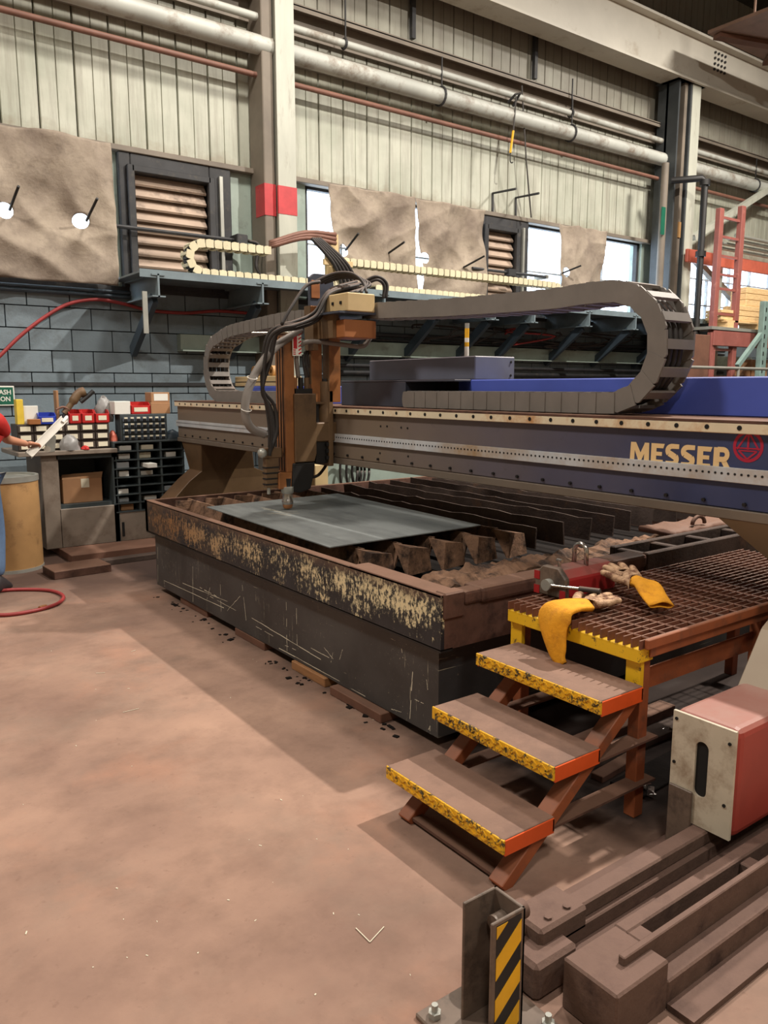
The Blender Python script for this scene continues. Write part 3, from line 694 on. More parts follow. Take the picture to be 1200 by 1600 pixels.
# ================================================================ gantry
GX = 3.2; GY0, GY1 = 1.36, 8.04
gn = thing('cutting_gantry', (3.5, 4.7, 0), 'long dark blue gantry beam with gold lettering spanning the cutting table', 'gantry')
MB().box(GX, GX+.56, GY0, GY1, 1.13, 1.50).build('beam', MT['beam'], gn, bevel=.006)
MB().box(GX-.012, GX+.57, GY0, GY1, 1.085, 1.13).build('lower_flange', MT['flange'], gn, bevel=.004)
MB().box(GX-.03, GX+.57, GY0, GY1, 1.50, 1.512).build('top_plate', MT['rim'], gn)
MB().box(GX-.03, GX, GY0, GY1, 1.456, 1.50).build('guide_rail', MT['steelrail'], gn, bevel=.003)
MB().box(GX-.02, GX, GY0, GY1, 1.247, 1.31).build('toothed_rack', MT['rack'], gn, bevel=.002)
hm = mesh0(MB().cyl((0, 0, 0), (-.004, 0, 0), .0105, 12), 'rail_bolt', MT['hole'])
y = 1.788-.149*3
while y < GY1-.03:
    if not 4.93 < y < 5.3: inst(hm, 'rail_bolt', gn, (GX-.029, y, 1.481))
    y += .149
hb = MB(); y = GY0+.02
while y < GY1-.02: hb.cyl((GX-.0195, y, 1.284), (GX-.0225, y, 1.284), .0055, 6); y += .03
hb.build('rack_holes', MT['hole'], gn)['kind'] = 'stuff'
bm_ = mesh0(MB().cyl((0, 0, 0), (-.012, 0, 0), .009, 6), 'flange_bolt', MT['blackm'])
y = 1.756-.19*2
while y < GY1-.05: inst(bm_, 'flange_bolt', gn, (GX-.001, y, 1.157)); y += .19
for px, py in ((595, 666), (605, 666), (627, 668), (637, 669), (594, 708), (638, 713)):
    p = UX(px, py, GX); MB().cyl((GX+.002, p.y, p.z), (GX-.004, p.y, p.z), .007, 8).build('screw', MT['hole'], gn)
# gold lettering and round crimson emblem
ya, yb = UX(985, 700, GX).y, UX(1142, 715, GX).y; za, zb = 1.296, 1.392
def ribbon(pts, w0, w1=None):
    w1 = w1 or w0; L, n = [], len(pts)
    for k, p in enumerate(pts):
        a, b = pts[max(k-1, 0)], pts[min(k+1, n-1)]; dx, dy = b[0]-a[0], b[1]-a[1]; q = math.hypot(dx, dy); w_ = (w0+(w1-w0)*k/(n-1))/2
        L.append(((p[0]-dy/q*w_, p[1]+dx/q*w_), (p[0]+dy/q*w_, p[1]-dx/q*w_)))
    return [[L[k][0], L[k][1], L[k+1][1], L[k+1][0]] for k in range(n-1)]
def arc(cx, cy, rx, ry, a0, a1, n=10): return [(cx+rx*math.cos(R(a0+(a1-a0)*k/n)), cy+ry*math.sin(R(a0+(a1-a0)*k/n))) for k in range(n+1)]
LET = {'M': (1.22, [[(0, 0), (.29, 0), (.3, 1), (.04, 1)], [(.1, 1), (.36, 1), (.68, .48), (.56, .08)], [(.56, .08), (.66, .48), (.92, 1), (1.17, 1), (.68, .0)], [(.9, 0), (1.22, 0), (1.18, 1), (.9, 1)]]),
       'E': (.78, [[(0, 0), (.32, 0), (.32, 1), (0, 1)], [(.2, .78), (.72, .78), (.8, 1), (.2, 1)], [(.2, .41), (.66, .41), (.66, .6), (.2, .6)], [(.2, 0), (.8, 0), (.72, .22), (.2, .22)]]),
       'S': (.8, ribbon([(.76, .91), (.5, .91)]+arc(.38, .71, .26, .2, 90, 225), .22, .3)+ribbon([(.2, .58), (.42, .48), (.58, .4)], .3)+ribbon(arc(.42, .29, .24, .2, 45, -90)+[(.04, .09)], .3, .22)),
       'R': (.9, [[(0, 0), (.32, 0), (.32, 1), (0, 1)], [(.36, .46), (.66, .46), (.98, 0), (.66, 0)]]+ribbon([(.2, .91)]+arc(.5, .69, .22, .22, 90, -90)+[(.2, .47)], .24))}
tot = sum(LET[c][0] for c in 'MESSER')+.1*5; u0 = 0; lb = MB()
for c in 'MESSER':
    for kk, pg in enumerate(LET[c][1]):
        lb.add([(GX-.0015-.00012*kk, ya+(yb-ya)*(u0+x_)/tot, za+(zb-za)*y_) for x_, y_ in pg], [tuple(range(len(pg)))])
    u0 += LET[c][0]+.1
lb.build('gold_lettering', MT['letter'], gn)['label'] = 'pale gold capital lettering'
em = UX(1169, 700, GX); ec = Vector((GX-.0015, em.y, em.z+.006)); er = .067
lg = MB()
ring = lambda r, n=40: [(ec.x, ec.y-r*math.cos(2*math.pi*k/n), ec.z+r*math.sin(2*math.pi*k/n)) for k in range(n)]
A, B = ring(er), ring(er*.80); n = 40
lg.add(A+B, [(k, (k+1) % n, n+(k+1) % n, n+k) for k in range(n)])
def stroke(a, b, wd):
    a, b = [Vector((0, -p[0]*er, p[1]*er)) for p in (a, b)]; d = (b-a).normalized(); s_ = Vector((0, -d.z, d.y))*wd*er
    e_ = ec-Vector((.00012*(len(lg.f)-39), 0, 0)); lg.add([e_+a-s_, e_+b-s_, e_+b+s_, e_+a+s_], [(0, 1, 2, 3)])
for a, b, wd in (((-.72, -.2), (-.08, .78), .06), ((.72, -.2), (.08, .78), .06), ((0, .8), (0, -.2), .07), ((-.85, -.12), (.85, -.12), .045), ((-.6, -.28), (.6, -.28), .045), ((-.6, -.28), (0, -.8), .06), ((.6, -.28), (0, -.8), .06)): stroke(a, b, wd)
lg.build('round_emblem', MT['logo'], gn)['label'] = 'crimson ring emblem with triangle lines'
# covers on top of the beam
CX = 3.56; CT = 1.70
ycut = UX(735, 610, CX).y; yg0, yg1 = UX(633, 617, 3.42).y, UX(533, 617, 3.42).y
MB().box(CX, CX+.3, GY0, ycut, 1.512, CT).build('blue_cover', MT['blue'], gn, bevel=.006)
MB().box(CX, CX+.3, 5.6, 7.05, 1.512, 1.66).build('blue_cover', MT['blue'], gn, bevel=.006)
MB().add([(CX, ycut, 1.512), (CX, ycut, CT), (CX+.2, ycut+.34, CT), (CX+.2, ycut+.34, 1.512), (CX+.02, ycut, 1.512), (CX+.02, ycut, CT), (CX+.22, ycut+.34, CT), (CX+.22, ycut+.34, 1.512)],
         [(0,1,2,3),(4,5,6,7),(0,1,5,4),(1,2,6,5),(2,3,7,6),(3,0,4,7)]).build('cover_return', MT['blue'], gn)
MB().box(3.42, 3.86, yg0, yg1, 1.512, CT-.012).build('grey_cover', MT['greyd'], gn, bevel=.004)
MB().box(3.42, 3.86, ycut-.0, yg1, CT-.012, CT).build('cover_lid', MT['greyd'], gn, bevel=.002)
MB().box(3.8, 3.86, ycut, yg0, 1.512, CT-.012).build('cover_back', MT['blackm'], gn)
ya, yb = UX(742, 580, 3.6).y, UX(577, 580, 3.6).y
MB().box(3.60, 3.97, ya, yb, CT, CT+.155).build('control_box', MT['greybox'], gn, bevel=.006)
for dz in (.03, .12): MB().cyl((3.93, ya-.001, CT+dz), (3.93, ya-.006, CT+dz), .008, 8).build('screw', MT['hole'], gn)
# cream box and two tape rolls behind the tower
ya, yb = UX(436, 588, CX+.02).y, UX(367, 588, CX+.02).y
o = MB().box(CX+.02, CX+.26, ya, yb, 1.66, 1.755).build('terminal_box', MT['creambox'], gn, bevel=.005)
MB().box(CX+.015, CX+.02, ya, yb, 1.70, 1.706).build('box_seam', MT['hole'], o)
for px in (396, 423):
    p = UX(px, 570, CX+.12); tr = tag(MB().lathe((0, 0, 0), [(.022, -.03), (.052, -.03), (.052, .03), (.022, .03)], 18, False).build('tape_roll', MT['fibre'], smooth=True), ('left' if px < 400 else 'right')+' tan tape roll standing on the cream box behind the torch', 'tape roll', 'tape rolls on the cream box')
    tr.rotation_euler = (0, R(90), 0); tr.location = (CX+.12, p.y, 1.755+.052)
# legs
def gleg(rings, mt='legm'): return MB().loft(rings).build('leg', MT[mt], gn, bevel=.004)
def rect(x0, x1, y0, y1, z): return [(x0, y0, z), (x1, y0, z), (x1, y1, z), (x0, y1, z)]
gleg([rect(2.75, 4.5, 1.27, 1.50, .50), rect(2.97, 4.2, 1.29, 1.53, .71), rect(3.42, 3.75, 1.36, 1.62, .80), rect(3.36, 3.76, 1.37, 1.72, .90), rect(3.2, 3.76, 1.38, 1.88, 1.086)])
gleg([rect(2.93, 4.3, 7.62, 7.95, .50), rect(3.12, 4.1, 7.60, 7.9, .70), rect(3.25, 3.85, 7.58, 7.9, .80), rect(3.2, 3.76, 7.45, 7.95, 1.086)], 'bronze')
# end carriages
def carriage_end(y0, y1, x0, x1, near):
    z0, z1 = .15, .54
    if near:
        o = MB().box(x0+.012, x1, y0, y1, z0, z1).build('carriage_cover', MT['carred'], gn, bevel=.03, seg=3)
        # cream face plate with an oblong slot
        n = 10; cy, cz = (y0+y1)/2, .36; hw, hh = .024, .10
        slot = [(cy+hw*math.cos(math.pi*k/n), cz+hh-hw+hw*math.sin(math.pi*k/n)) for k in range(n+1)]+[(cy-hw*math.cos(math.pi*k/n), cz-hh+hw-hw*math.sin(math.pi*k/n)) for k in range(n+1)]
        slot = slot[::-1]; N = len(slot); outer = []
        for sy, sz in slot:
            dy, dz = sy-cy, sz-cz; t = min((y1-y0-.012)/2/abs(dy) if abs(dy) > 1e-6 else 1e9, (z1-z0-.006)/2/abs(dz) if abs(dz) > 1e-6 else 1e9)
            outer.append((cy+dy*t, (z0+z1)/2+(dz)*t if abs(dz*t) < (z1-z0)/2 else (z0+z1)/2+math.copysign((z1-z0-.006)/2, dz)))
        corners = [(y0+.006, z0+.003), (y1-.006, z0+.003), (y1-.006, z1-.003), (y0+.006, z1-.003)]
        for c in corners:
            j = min(range(N), key=lambda k: math.hypot(outer[k][0]-c[0], outer[k][1]-c[1])); outer[j] = c
        mb = MB(); vs = [(x0, a, b) for a, b in slot]+[(x0, a, b) for a, b in outer]+[(x0+.012, a, b) for a, b in slot]+[(x0+.012, a, b) for a, b in outer]
        fs = []
        for k in range(N):
            l = (k+1) % N
            fs += [(k, l, N+l, N+k), (2*N+k, 2*N+l, 3*N+l, 3*N+k), (k, l, 2*N+l, 2*N+k), (N+k, N+l, 3*N+l, 3*N+k)]
        fp = mb.add(vs, fs).build('face_plate', MT['carriage'], gn)
        MB().box(x0+.009, x0+.014, cy-.05, cy+.05, cz-.12, cz+.12).build('slot_recess', MT['hole'], gn)
        for a, b in ((y0+.025, z1-.05), (y1-.02, z1-.03), (y0+.03, z0+.12), (y1-.02, z0+.2)): MB().cyl((x0+.001, a, b), (x0-.004, a, b), .006, 8).build('screw', MT['hole'], fp)
        MB().box(x0-.012, x0-.002, y1-.10, y1-.01, .02, .27).build('rail_scraper', MT['post'], gn, bevel=.003)
    else:
        MB().box(x0, x1, y0, y1, z0, z1).build('carriage_cover', MT['bronze'], gn, bevel=.03, seg=3)
    for wx in (x0+.25, x1-.25): MB().cyl((wx, y0+.06, z0), (wx, y1-.06, z0), .045, 18).build('wheel', MT['blackm'], gn, smooth=True)
carriage_end(1.262, 1.505, 2.36, 4.6, True)
carriage_end(7.62, 7.92, 3.0, 4.5, False)

# ================================================================ black energy chains on the beam
def chain_path(up, cy, cz, rad, ylow, sgn):
    """up: list of (y,z) from the tower to the loop; then half circle; then lower strand to ylow"""
    pts = [Vector((0, y, z)) for y, z in up]; pts = spline(pts, 10)
    n = 24
    for k in range(1, n+1):
        a = math.pi/2+math.pi*k/n
        pts.append(Vector((0, cy+sgn*rad*math.cos(a)*1.0, cz+rad*math.sin(a))))
    d = 1 if ylow > cy else -1
    m_ = 20
    for k in range(1, m_+1): pts.append(Vector((0, cy+(ylow-cy)*k/m_, cz-rad)))
    return pts
def resample(pts, step):
    out = [pts[0]]; acc = 0
    for a, b in zip(pts, pts[1:]):
        L = (b-a).length; d = step-acc
        while d <= L: out.append(a.lerp(b, d/L)); d += step
        acc = L-(d-step)
    return out
def link_mesh(L, h, wd, mt, nm, bars):
    mb = MB(); t = .012
    for s_ in (-1, 1):
        x = s_*wd/2
        n = 6; prof = [(-L*.56, -h*.5), (L*.44, -h*.5)]+[(L*.44+L*.18*math.sin(math.pi*k/n), -h*.5*math.cos(math.pi*k/n)) for k in range(1, n)]+[(L*.44, h*.5), (-L*.56, h*.5)]
        mb.prism(prof, 'x', x-t/2, x+t/2)
    if bars:
        for z in (-h*.46, h*.46): mb.box(-wd/2, wd/2, -L*.2, L*.2, z-.008, z+.008)
    mb.v = [(a-math.copysign(.045, a)*b*(abs(a) > wd*.4), b, c) for a, b, c in mb.v]   # each plate laps over the next
    return mesh0(mb, nm, mt)
def energy_chain(name, pts, X, wd, h, L, mt, label, filler=None):
    P = resample(pts, L); t = thing(name, (X, P[0].y, P[0].z), label, 'cable chain')
    lm = link_mesh(L, h, wd, mt, 'link', True)
    for a, b in zip(P, P[1:]):
        d = b-a; inst(lm, 'link', t, (X, (a.y+b.y)/2, (a.z+b.z)/2), (math.atan2(d.z, d.y), 0, 0))
    if filler:
        for k, dx in enumerate((-.06, -.02, .025, .065)): MB().tube([(X+dx, p.y, p.z) for p in pts[::2]], .017, 6).build('cable', filler, t, smooth='all')
    return t
CHX = 3.40
energy_chain('energy_chain', chain_path([(4.72, 2.185), (4.3, 2.165), (3.8, 2.14), (3.0, 2.118), (2.72, 2.125), (2.56, 2.118)], 2.56, 1.845, .275, 4.28, 1), CHX, .22, .105, .115, MT['chaing'], 'big grey-black energy chain looping over the right half of the gantry', MT['hose'])
energy_chain('energy_chain', chain_path([(5.35, 2.20), (5.9, 2.21), (6.5, 2.19), (6.95, 2.165), (7.2, 2.11)], 7.2, 1.835, .275, 5.9, -1), CHX, .22, .105, .115, MT['chaing'], 'big grey-black energy chain looping left of the torch tower', MT['hose'])
# ================================================================ torch carriage on the gantry
tc = thing('torch_carriage', (2.95, 5.1, .77), 'brown torch carriage with hose loops and plasma torch on the gantry', 'torch carriage')
def pbox(x0, x1, y0, y1, Y, dep):
    """box whose -Y face covers the given pixels on plane Y"""
    xm, ym = (x0+x1)/2, (y0+y1)/2
    return UY(x0, ym, Y).x, UY(x1, ym, Y).x, Y, Y+dep, UY(xm, y1, Y).z, UY(xm, y0, Y).z
YF = 4.95
# slide extrusion
a = pbox(446, 461, 522, 738, YF, .14)
sl = MB().box(*a).build('z_slide', MT['brass'], tc, bevel=.004)
for k in range(3): MB().box(a[0]-.003, a[0]+.004, YF+.025+.038*k, YF+.035+.038*k, a[4]+.01, a[5]-.02).build('slide_groove', MT['hole'], sl)
MB().box(a[0]-.01, a[1]+.01, YF-.005, YF+.15, a[5], a[5]+.012).build('end_cap', MT['bronze'], tc)
MB().tube([(a[0]-.2, YF+.1, a[5]+.004), (a[1], YF+.05, a[5]+.012)], .006, 6).build('limit_rod', MT['alum'], tc)
b = pbox(461, 495, 615, 722, YF-.02, .2)
MB().prism([(b[0], b[4]), (b[1]-.02, b[4]), (b[1], b[4]+.06), (b[1], b[5]), (b[0], b[5])], 'y', b[2], b[3]).build('drive_cover', MT['bronze'], tc, bevel=.006)
b = pbox(462, 488, 590, 616, YF, .16)
MB().box(b[0], b[1], b[2], b[3], b[4], b[4]+.04).build('motor_base', MT['blackm'], tc)
for k in range(3): MB().cyl((b[0]+.02+.05*k, YF+.05, b[4]+.03), (b[0]+.02+.05*k, YF+.05, b[5]), .02, 12).build('hose_fitting', MT[('brass', 'blackm', 'bronze')[k]], tc, smooth=True)
# motor and bearing plate towards the beam
b = pbox(503, 523, 596, 660, YF, .1)
MB().cyl(((b[0]+b[1])/2, YF+.05, b[4]), ((b[0]+b[1])/2, YF+.05, b[5]), (b[1]-b[0])/2, 18).build('servo_motor', MT['bronze'], tc, smooth=True)
MB().cyl(((b[0]+b[1])/2, YF+.05, b[5]), ((b[0]+b[1])/2, YF+.05, b[5]+.02), (b[1]-b[0])/2*.7, 12).build('motor_cap', MT['blackm'], tc, smooth=True)
b2 = pbox(492, 527, 660, 690, YF-.005, .2); MB().box(*b2).build('gear_housing', MT['bronze'], tc, bevel=.008)
b2 = pbox(494, 516, 688, 724, YF+.01, .18); MB().box(*b2).build('gear_box', MT['blackm'], tc, bevel=.006)
b2 = pbox(514, 531, 610, 728, YF-.01, .34); MB().box(b2[0], GX-.032, b2[2], b2[3], b2[4], b2[5]).build('bearing_plate', MT['bronze'], tc, bevel=.005)
bp = pbox(505, 522, 688, 724, YF-.015, .02)
for k in range(3): MB().box(bp[0]+.03, bp[0]+.05, bp[2], bp[3], bp[4]+.03+.05*k, bp[4]+.055+.05*k).build('window_slot', MT['hole'], tc)
MB().box(2.9, GX-.032, YF, YF+.34, 1.53, 1.545).build('saddle_plate', MT['bronze'], tc)
MB().box(2.84, 3.06, YF+.02, YF+.3, 1.16, 1.53).build('saddle_block', MT['blackm'], tc)
# posts of the tower
for x0, x1, y0, y1, dy in ((486, 503, 478, 600, .03), (514, 532, 480, 612, -.01)):
    c = pbox(x0, x1, y0, y1, YF+dy, .05); MB().box(c[0], c[1], c[2], c[3], min(c[4], 1.54), c[5]).build('post', MT['brass'], tc, bevel=.004)
    MB().box(c[0]-.006, c[0], c[2], c[3]+.03, c[4], c[5]).build('post_lip', MT['bronze'], tc)
c = pbox(484, 522, 428, 500, YF+.09, .03); MB().prism([(c[0], c[4]), (c[1], c[4]), (c[1], c[5]-.05), (c[1]-.05, c[5]), (c[0]+.04, c[5]), (c[0], c[5]-.03)], 'y', c[2], c[3]).build('head_plate', MT['greyd'], tc, bevel=.004)
d = pbox(487, 500, 438, 466, YF+.08, .008); MB().box(*d).build('orange_tag', MT['orangebox'], tc, bevel=.003)
c = pbox(543, 586, 458, 487, 4.55, .28); MB().box(*c).build('junction_box', MT['creambox'], tc, bevel=.006)
for k in range(2): MB().box(c[0]-.008, c[0], 4.62+.1*k, 4.64+.1*k, c[4]+.05, c[4]+.07).build('box_latch', MT['hole'], tc)
MB().box(c[0]-.06, c[1]+.1, 4.56, 5.02, c[4]-.014, c[4]).build('box_shelf', MT['greyd'], tc)
MB().box(c[0]-.06, c[0]-.02, 4.9, 5.02, c[4]-.25, c[4]).build('shelf_gusset', MT['bronze'], tc)
c = pbox(538, 588, 500, 528, 4.6, .26); MB().box(*c).build('relay_box', MT['orangebox'], tc, bevel=.005)
MB().box(c[0]-.03, c[0]+.02, 4.7, 5.0, c[4], c[5]+.06).build('relay_bracket', MT['bronze'], tc)
MB().cyl((c[1], 4.7, (c[4]+c[5])/2), (c[1]+.05, 4.7, (c[4]+c[5])/2), .03, 12).build('cable_gland', MT['blackm'], tc)
# warning label, red and white hatch
w_ = pbox(457, 471, 517, 556, YF-.02, .004); lb = MB().box(*w_).build('warning_label', MT['signw'], tc)
MB().box(w_[0]+.008, w_[0]+.035, YF-.023, YF-.019, w_[4]+.05, w_[5]-.03).build('red_panel', MT['signr'], lb)
for k in range(6): MB().obox((w_[1]-.014, YF-.0215, w_[4]+.02+k*(w_[5]-w_[4]-.02)/6), (.026, .003, .008), (0, R(-35), 0)).build('hatch_stripe', MT['signr'], lb)
for k in range(3): MB().obox((w_[0]+.02+.025*k, YF-.0215, w_[5]-.014), (.008, .003, .022), (0, R(30), 0)).build('hatch_stripe', MT['signr'], lb)
for k in range(3): MB().obox((w_[0]+.014, YF-.0215, w_[4]+.012+.014*k), (.02, .003, .006)).build('hatch_stripe', MT['signr'], lb)
# lower head: lifter bracket, torch mount, nozzle
tx, ty = 2.785, 4.97
c = pbox(412, 441, 700, 716, YF+.02, .08); MB().box(*c).build('clamp_arm', MT['bronze'], tc, bevel=.006)
q = UY(410, 708, YF+.04); MB().ball(q, .036, 10, 6).build('clamp_knob', MT['galv'], tc, smooth=True)
c = pbox(416, 436, 716, 762, YF+.02, .05); MB().box(*c).build('lifter_rod', MT['bronze'], tc, bevel=.004)
for k in range(4): MB().box(c[0]-.004, c[1]+.004, c[2]-.004, c[3], c[4]+.02+.04*k, c[4]+.03+.04*k).build('lifter_ring', MT['blackm'], tc)
q = UY(420, 772, YF+.04); MB().cyl((q.x, YF+.04, q.z), (q.x, YF+.04, q.z+.08), .012, 10).build('guide_pin', MT['galv'], tc)
c = pbox(436, 460, 738, 764, YF+.0, .1); MB().box(*c).build('torch_mount', MT['brass'], tc, bevel=.006)
MB().prism([(x, z) for x, z in [(UY(px, py, YF-.01).x, UY(px, py, YF-.01).z) for px, py in ((458, 724), (493, 722), (491, 742), (486, 764), (470, 770), (456, 768))]], 'y', YF-.01, YF+.16).build('breakaway_block', MT['blackm'], tc, bevel=.01, seg=2)
MB().lathe((tx, ty, 0), [(.046, .94), (.046, .9), (.038, .89)], 18).build('torch_collar', MT['galv'], tc, smooth=True)
MB().lathe((tx, ty, 0), [(.038, .893), (.038, .845), (.042, .84), (.042, .82), (.036, .81)], 18).build('torch_body', MT['chrome'], tc, smooth=True)
MB().lathe((tx, ty, 0), [(.036, .812), (.038, .805), (.03, .783), (.014, .777)], 18).build('torch_nozzle', MT['brass'], tc, smooth=True)
MB().lathe((tx, ty, 0), [(.025, .92), (.03, 1.0)], 12).build('torch_neck', MT['blackm'], tc)
# hoses
def hoses(name, pts, Y, r, mt='hose', n=8):
    P = [UY(p[0], p[1], Y if len(p) < 3 else p[2]) for p in pts]
    return MB().tube(spline(P, 8), r, n).build(name, MT[mt], tc, smooth='all')
B1 = [(560, 445, 4.9), (515, 459, 4.8), (494, 493, 4.78), (462, 508, 4.78), (440, 513, 4.8), (422, 528, 4.85), (413, 570, 4.9), (410, 609, 4.92), (419, 636, 4.93), (424, 675, 4.93), (421, 712, 4.94)]
for dx, dy, dY in ((0, 0, 0), (5, 4, .05), (-3, -5, .09), (9, -3, .03)): hoses('hose', [(p[0]+dx*(i % 3 != 1), p[1]+dy, p[2]+dY) for i, p in enumerate(B1)], 4.9, .013)
hoses('hose', [(470, 515, 4.95), (432, 541, 4.95), (404, 575, 4.93), (387, 612, 4.92), (383, 645, 4.92), (392, 668, 4.92), (414, 679, 4.93)], 4.9, .03, 'chaing', 10)
for x, y in ((395, 590), (388, 660)): pass
hoses('hose', [(500, 440, 4.85), (478, 447, 4.85), (455, 480, 4.82), (440, 507, 4.82)], 4.85, .012)
for k in range(4): hoses('hose', [(489+k*6, 442, 4.95), (520+k*5, 428+k*2, 4.9), (548+k*5, 427+k*3, 4.8), (566+k*4, 440+k*2, 4.75), (573-k*9, 458, 4.7)], 4.9, .011)
for k in range(2): hoses('hose', [(567, 441+k*6, 4.85), (588, 432+k*5, 4.8), (604-k*4, 443+k*3, 4.8), (603-k*4, 466, 4.8)], 4.9, .012)
hoses('hose', [(466, 590, 4.98), (464, 552, 4.96), (481, 534, 4.92), (530, 538, 4.85), (566, 541, 4.8), (580, 526, 4.8)], 4.9, .017, 'chaing')
for k in range(4): hoses('hose', [(478+k*5, 592-k*3, 5.0), (474+k*4, 560, 5.0), (484+k*4, 536, 5.02)], 5, .009)
hoses('hose', [(508, 500, 5.0), (514, 560, 4.98), (520, 598, 4.98)], 5, .008)
hoses('hose', [(470, 745, 5.05), (500, 740, 5.1), (520, 690, 5.15), (500, 600, 5.1)], 5, .012)
for x, y, Y in ((394, 590, 4.9), (385, 640, 4.9)):
    q = UY(x, y, Y); MB().tube([q+Vector((.034*math.cos(a), .034*math.sin(a), .012*math.sin(a))) for a in [k*math.pi/6 for k in range(13)]], .003, 5).build('cable_tie', MT['white'], tc)
# box with coiled hoses under the beam, far side of the table
c = pbox(492, 513, 726, 770, 6.6, .25)
tag(MB().box(c[0], c[1], c[2], c[3], .5, c[5]).build('junction_stand', MT['creambox'], bevel=.006), 'cream box stand behind the torch at the far table edge', 'box')
t = thing('hose_coil', (4.2, 6.75, .5), 'dark hose coil hanging behind the table under the beam', 'hose')
for k, (px, r) in enumerate(((545, .24), (553, .21), (560, .18), (568, .16))):
    q = UY(px, 736, 6.7+.02*k)
    MB().tube([(q.x+r*.45*math.cos(a), 6.7+.02*k, q.z+r*math.sin(a)) for a in [j*math.pi/12 for j in range(25)]], .014, 6).build('coil_turn', MT['hose'], t, smooth='all')
c = pbox(560, 640, 720, 760, 6.75, .05)
tag(MB().box(c[0]-.6, c[1]+.8, 6.85, 6.9, 0, c[5]+.1).build('back_panel', MT['blockgreen'], bevel=.004), 'pale green panel standing behind the far table edge', 'panel')
# ================================================================ steps
st = thing('step_unit', (2.0, 2.0, 0), 'three dusty treads with yellow edges and orange ends leading to the platform', 'steps')
SY0, SY1 = 1.66, 2.30
treads = [(1.70, .20), (1.93, .385), (2.165, .56)]
def dplate(x, z, h, parent):
    """raised diamond lugs on the yellow edge"""
    d = MB(); k = 0; y = SY0+.02
    while y < SY1-.02:
        for j, zz in enumerate((z-h*.3, z-h*.68)):
            s_ = 1 if (k+j) % 2 else -1
            d.obox((x-.001, y, zz), (.006, .022, .006), (s_*R(38), 0, 0))
        y += .021; k += 1
    d.build('diamond_lugs', MT['ytread'], parent)['kind'] = 'stuff'
for i, (x, z) in enumerate(treads):
    h = .052
    t = MB().box(x+.004, x+.245, SY0+.004, SY1-.004, z-.008, z).build('tread', MT['tread'], st, bevel=.002)
    MB().box(x, x+.01, SY0, SY1, z-h, z-.001).build('yellow_edge', MT['ytread'], t, bevel=.002)
    dplate(x, z, h, t)
    for y0 in (SY0, SY1-.008): MB().box(x+.01, x+.245, y0, y0+.008, z-h-.008, z-.004).build('end_plate', MT['orange'], t, bevel=.0015)
    MB().box(x+.237, x+.245, SY0, SY1, z-h, z-.008).build('back_lip', MT['orangeb'], t)
for y in (SY0+.05, SY1-.09):
    MB().bar((1.73, y, .0), (2.43, y, .535), .05, .065, (0, 1, 0)).build('stringer', MT['orangeb'], st, bevel=.003)
    for x, z in treads[1:]:
        MB().box(x-.06, 2.54, y-.035, y+.035, z-.243, z-.234).build('side_angle', MT['rim'], st)
MB().bar((1.76, SY0+.02, .02), (1.76, SY1-.05, .02), .05, .012).build('foot_bar', MT['rim'], st)

# ================================================================ platform with grating
pf = thing('grated_platform', (2.9, 2.0, 0), 'orange platform with rusty steel grating and yellow front edge', 'platform')
PX0, PX1, PY0, PY1, PZ = 2.40, 4.3, 1.67, 2.36, .73
for y in (PY0+.03, PY1-.05):
    for x in (PX0+.05, 3.3, PX1-.1):
        MB().box(x, x+.055, y, y+.05, 0, PZ-.075).build('leg', MT['orangeb'], pf, bevel=.003)
MB().box(PX0+.03, PX0+.05, PY0+.02, PY0+.085, .50, PZ-.07).build('yellow_leg_patch', MT['yellow'], pf)
MB().box(PX0+.03, PX0+.05, PY1-.065, PY1-.0, .50, PZ-.07).build('yellow_leg_patch', MT['yellow'], pf)
MB().box(PX0+.006, PX0+.09, PY0+.01, PY1, PZ-.09, PZ-.036).build('front_angle', MT['yellow'], pf, bevel=.003)
MB().box(PX0+.06, PX1, PY0-.0, PY0+.012, PZ-.075, PZ-.028).build('side_angle', MT['orangeb'], pf, bevel=.003)
MB().box(PX0+.06, PX1, PY1-.012, PY1, PZ-.075, PZ-.028).build('side_angle', MT['orangeb'], pf)
MB().box(PX1-.06, PX1, PY0, PY1, PZ-.085, PZ-.033).build('rear_angle', MT['orangeb'], pf)
MB().box(PX0+.1, 3.4, PY0+.06, PY0+.066, .50, .585).build('rail_brace', MT['orangeb'], pf)
n = 19
for k in range(n+1):
    y = PY0+.01+(PY1-PY0-.02)*k/n
    MB().box(PX0, PX1, y-.0025, y+.0025, PZ-.035, PZ).build('bearing_bar', MT['grate'], pf)
k = 0; x = PX0+.06
while x < PX1:
    MB().tube([(x, PY0, PZ-.003), (x, PY1, PZ-.003)], .0045, 5).build('cross_rod', MT['grate'], pf); x += .1
MB().box(PX0+.02, PX1, PY0-.014, PY0+.004, PZ-.034, PZ+.004).build('edge_band', MT['orangeb'], pf, bevel=.003)

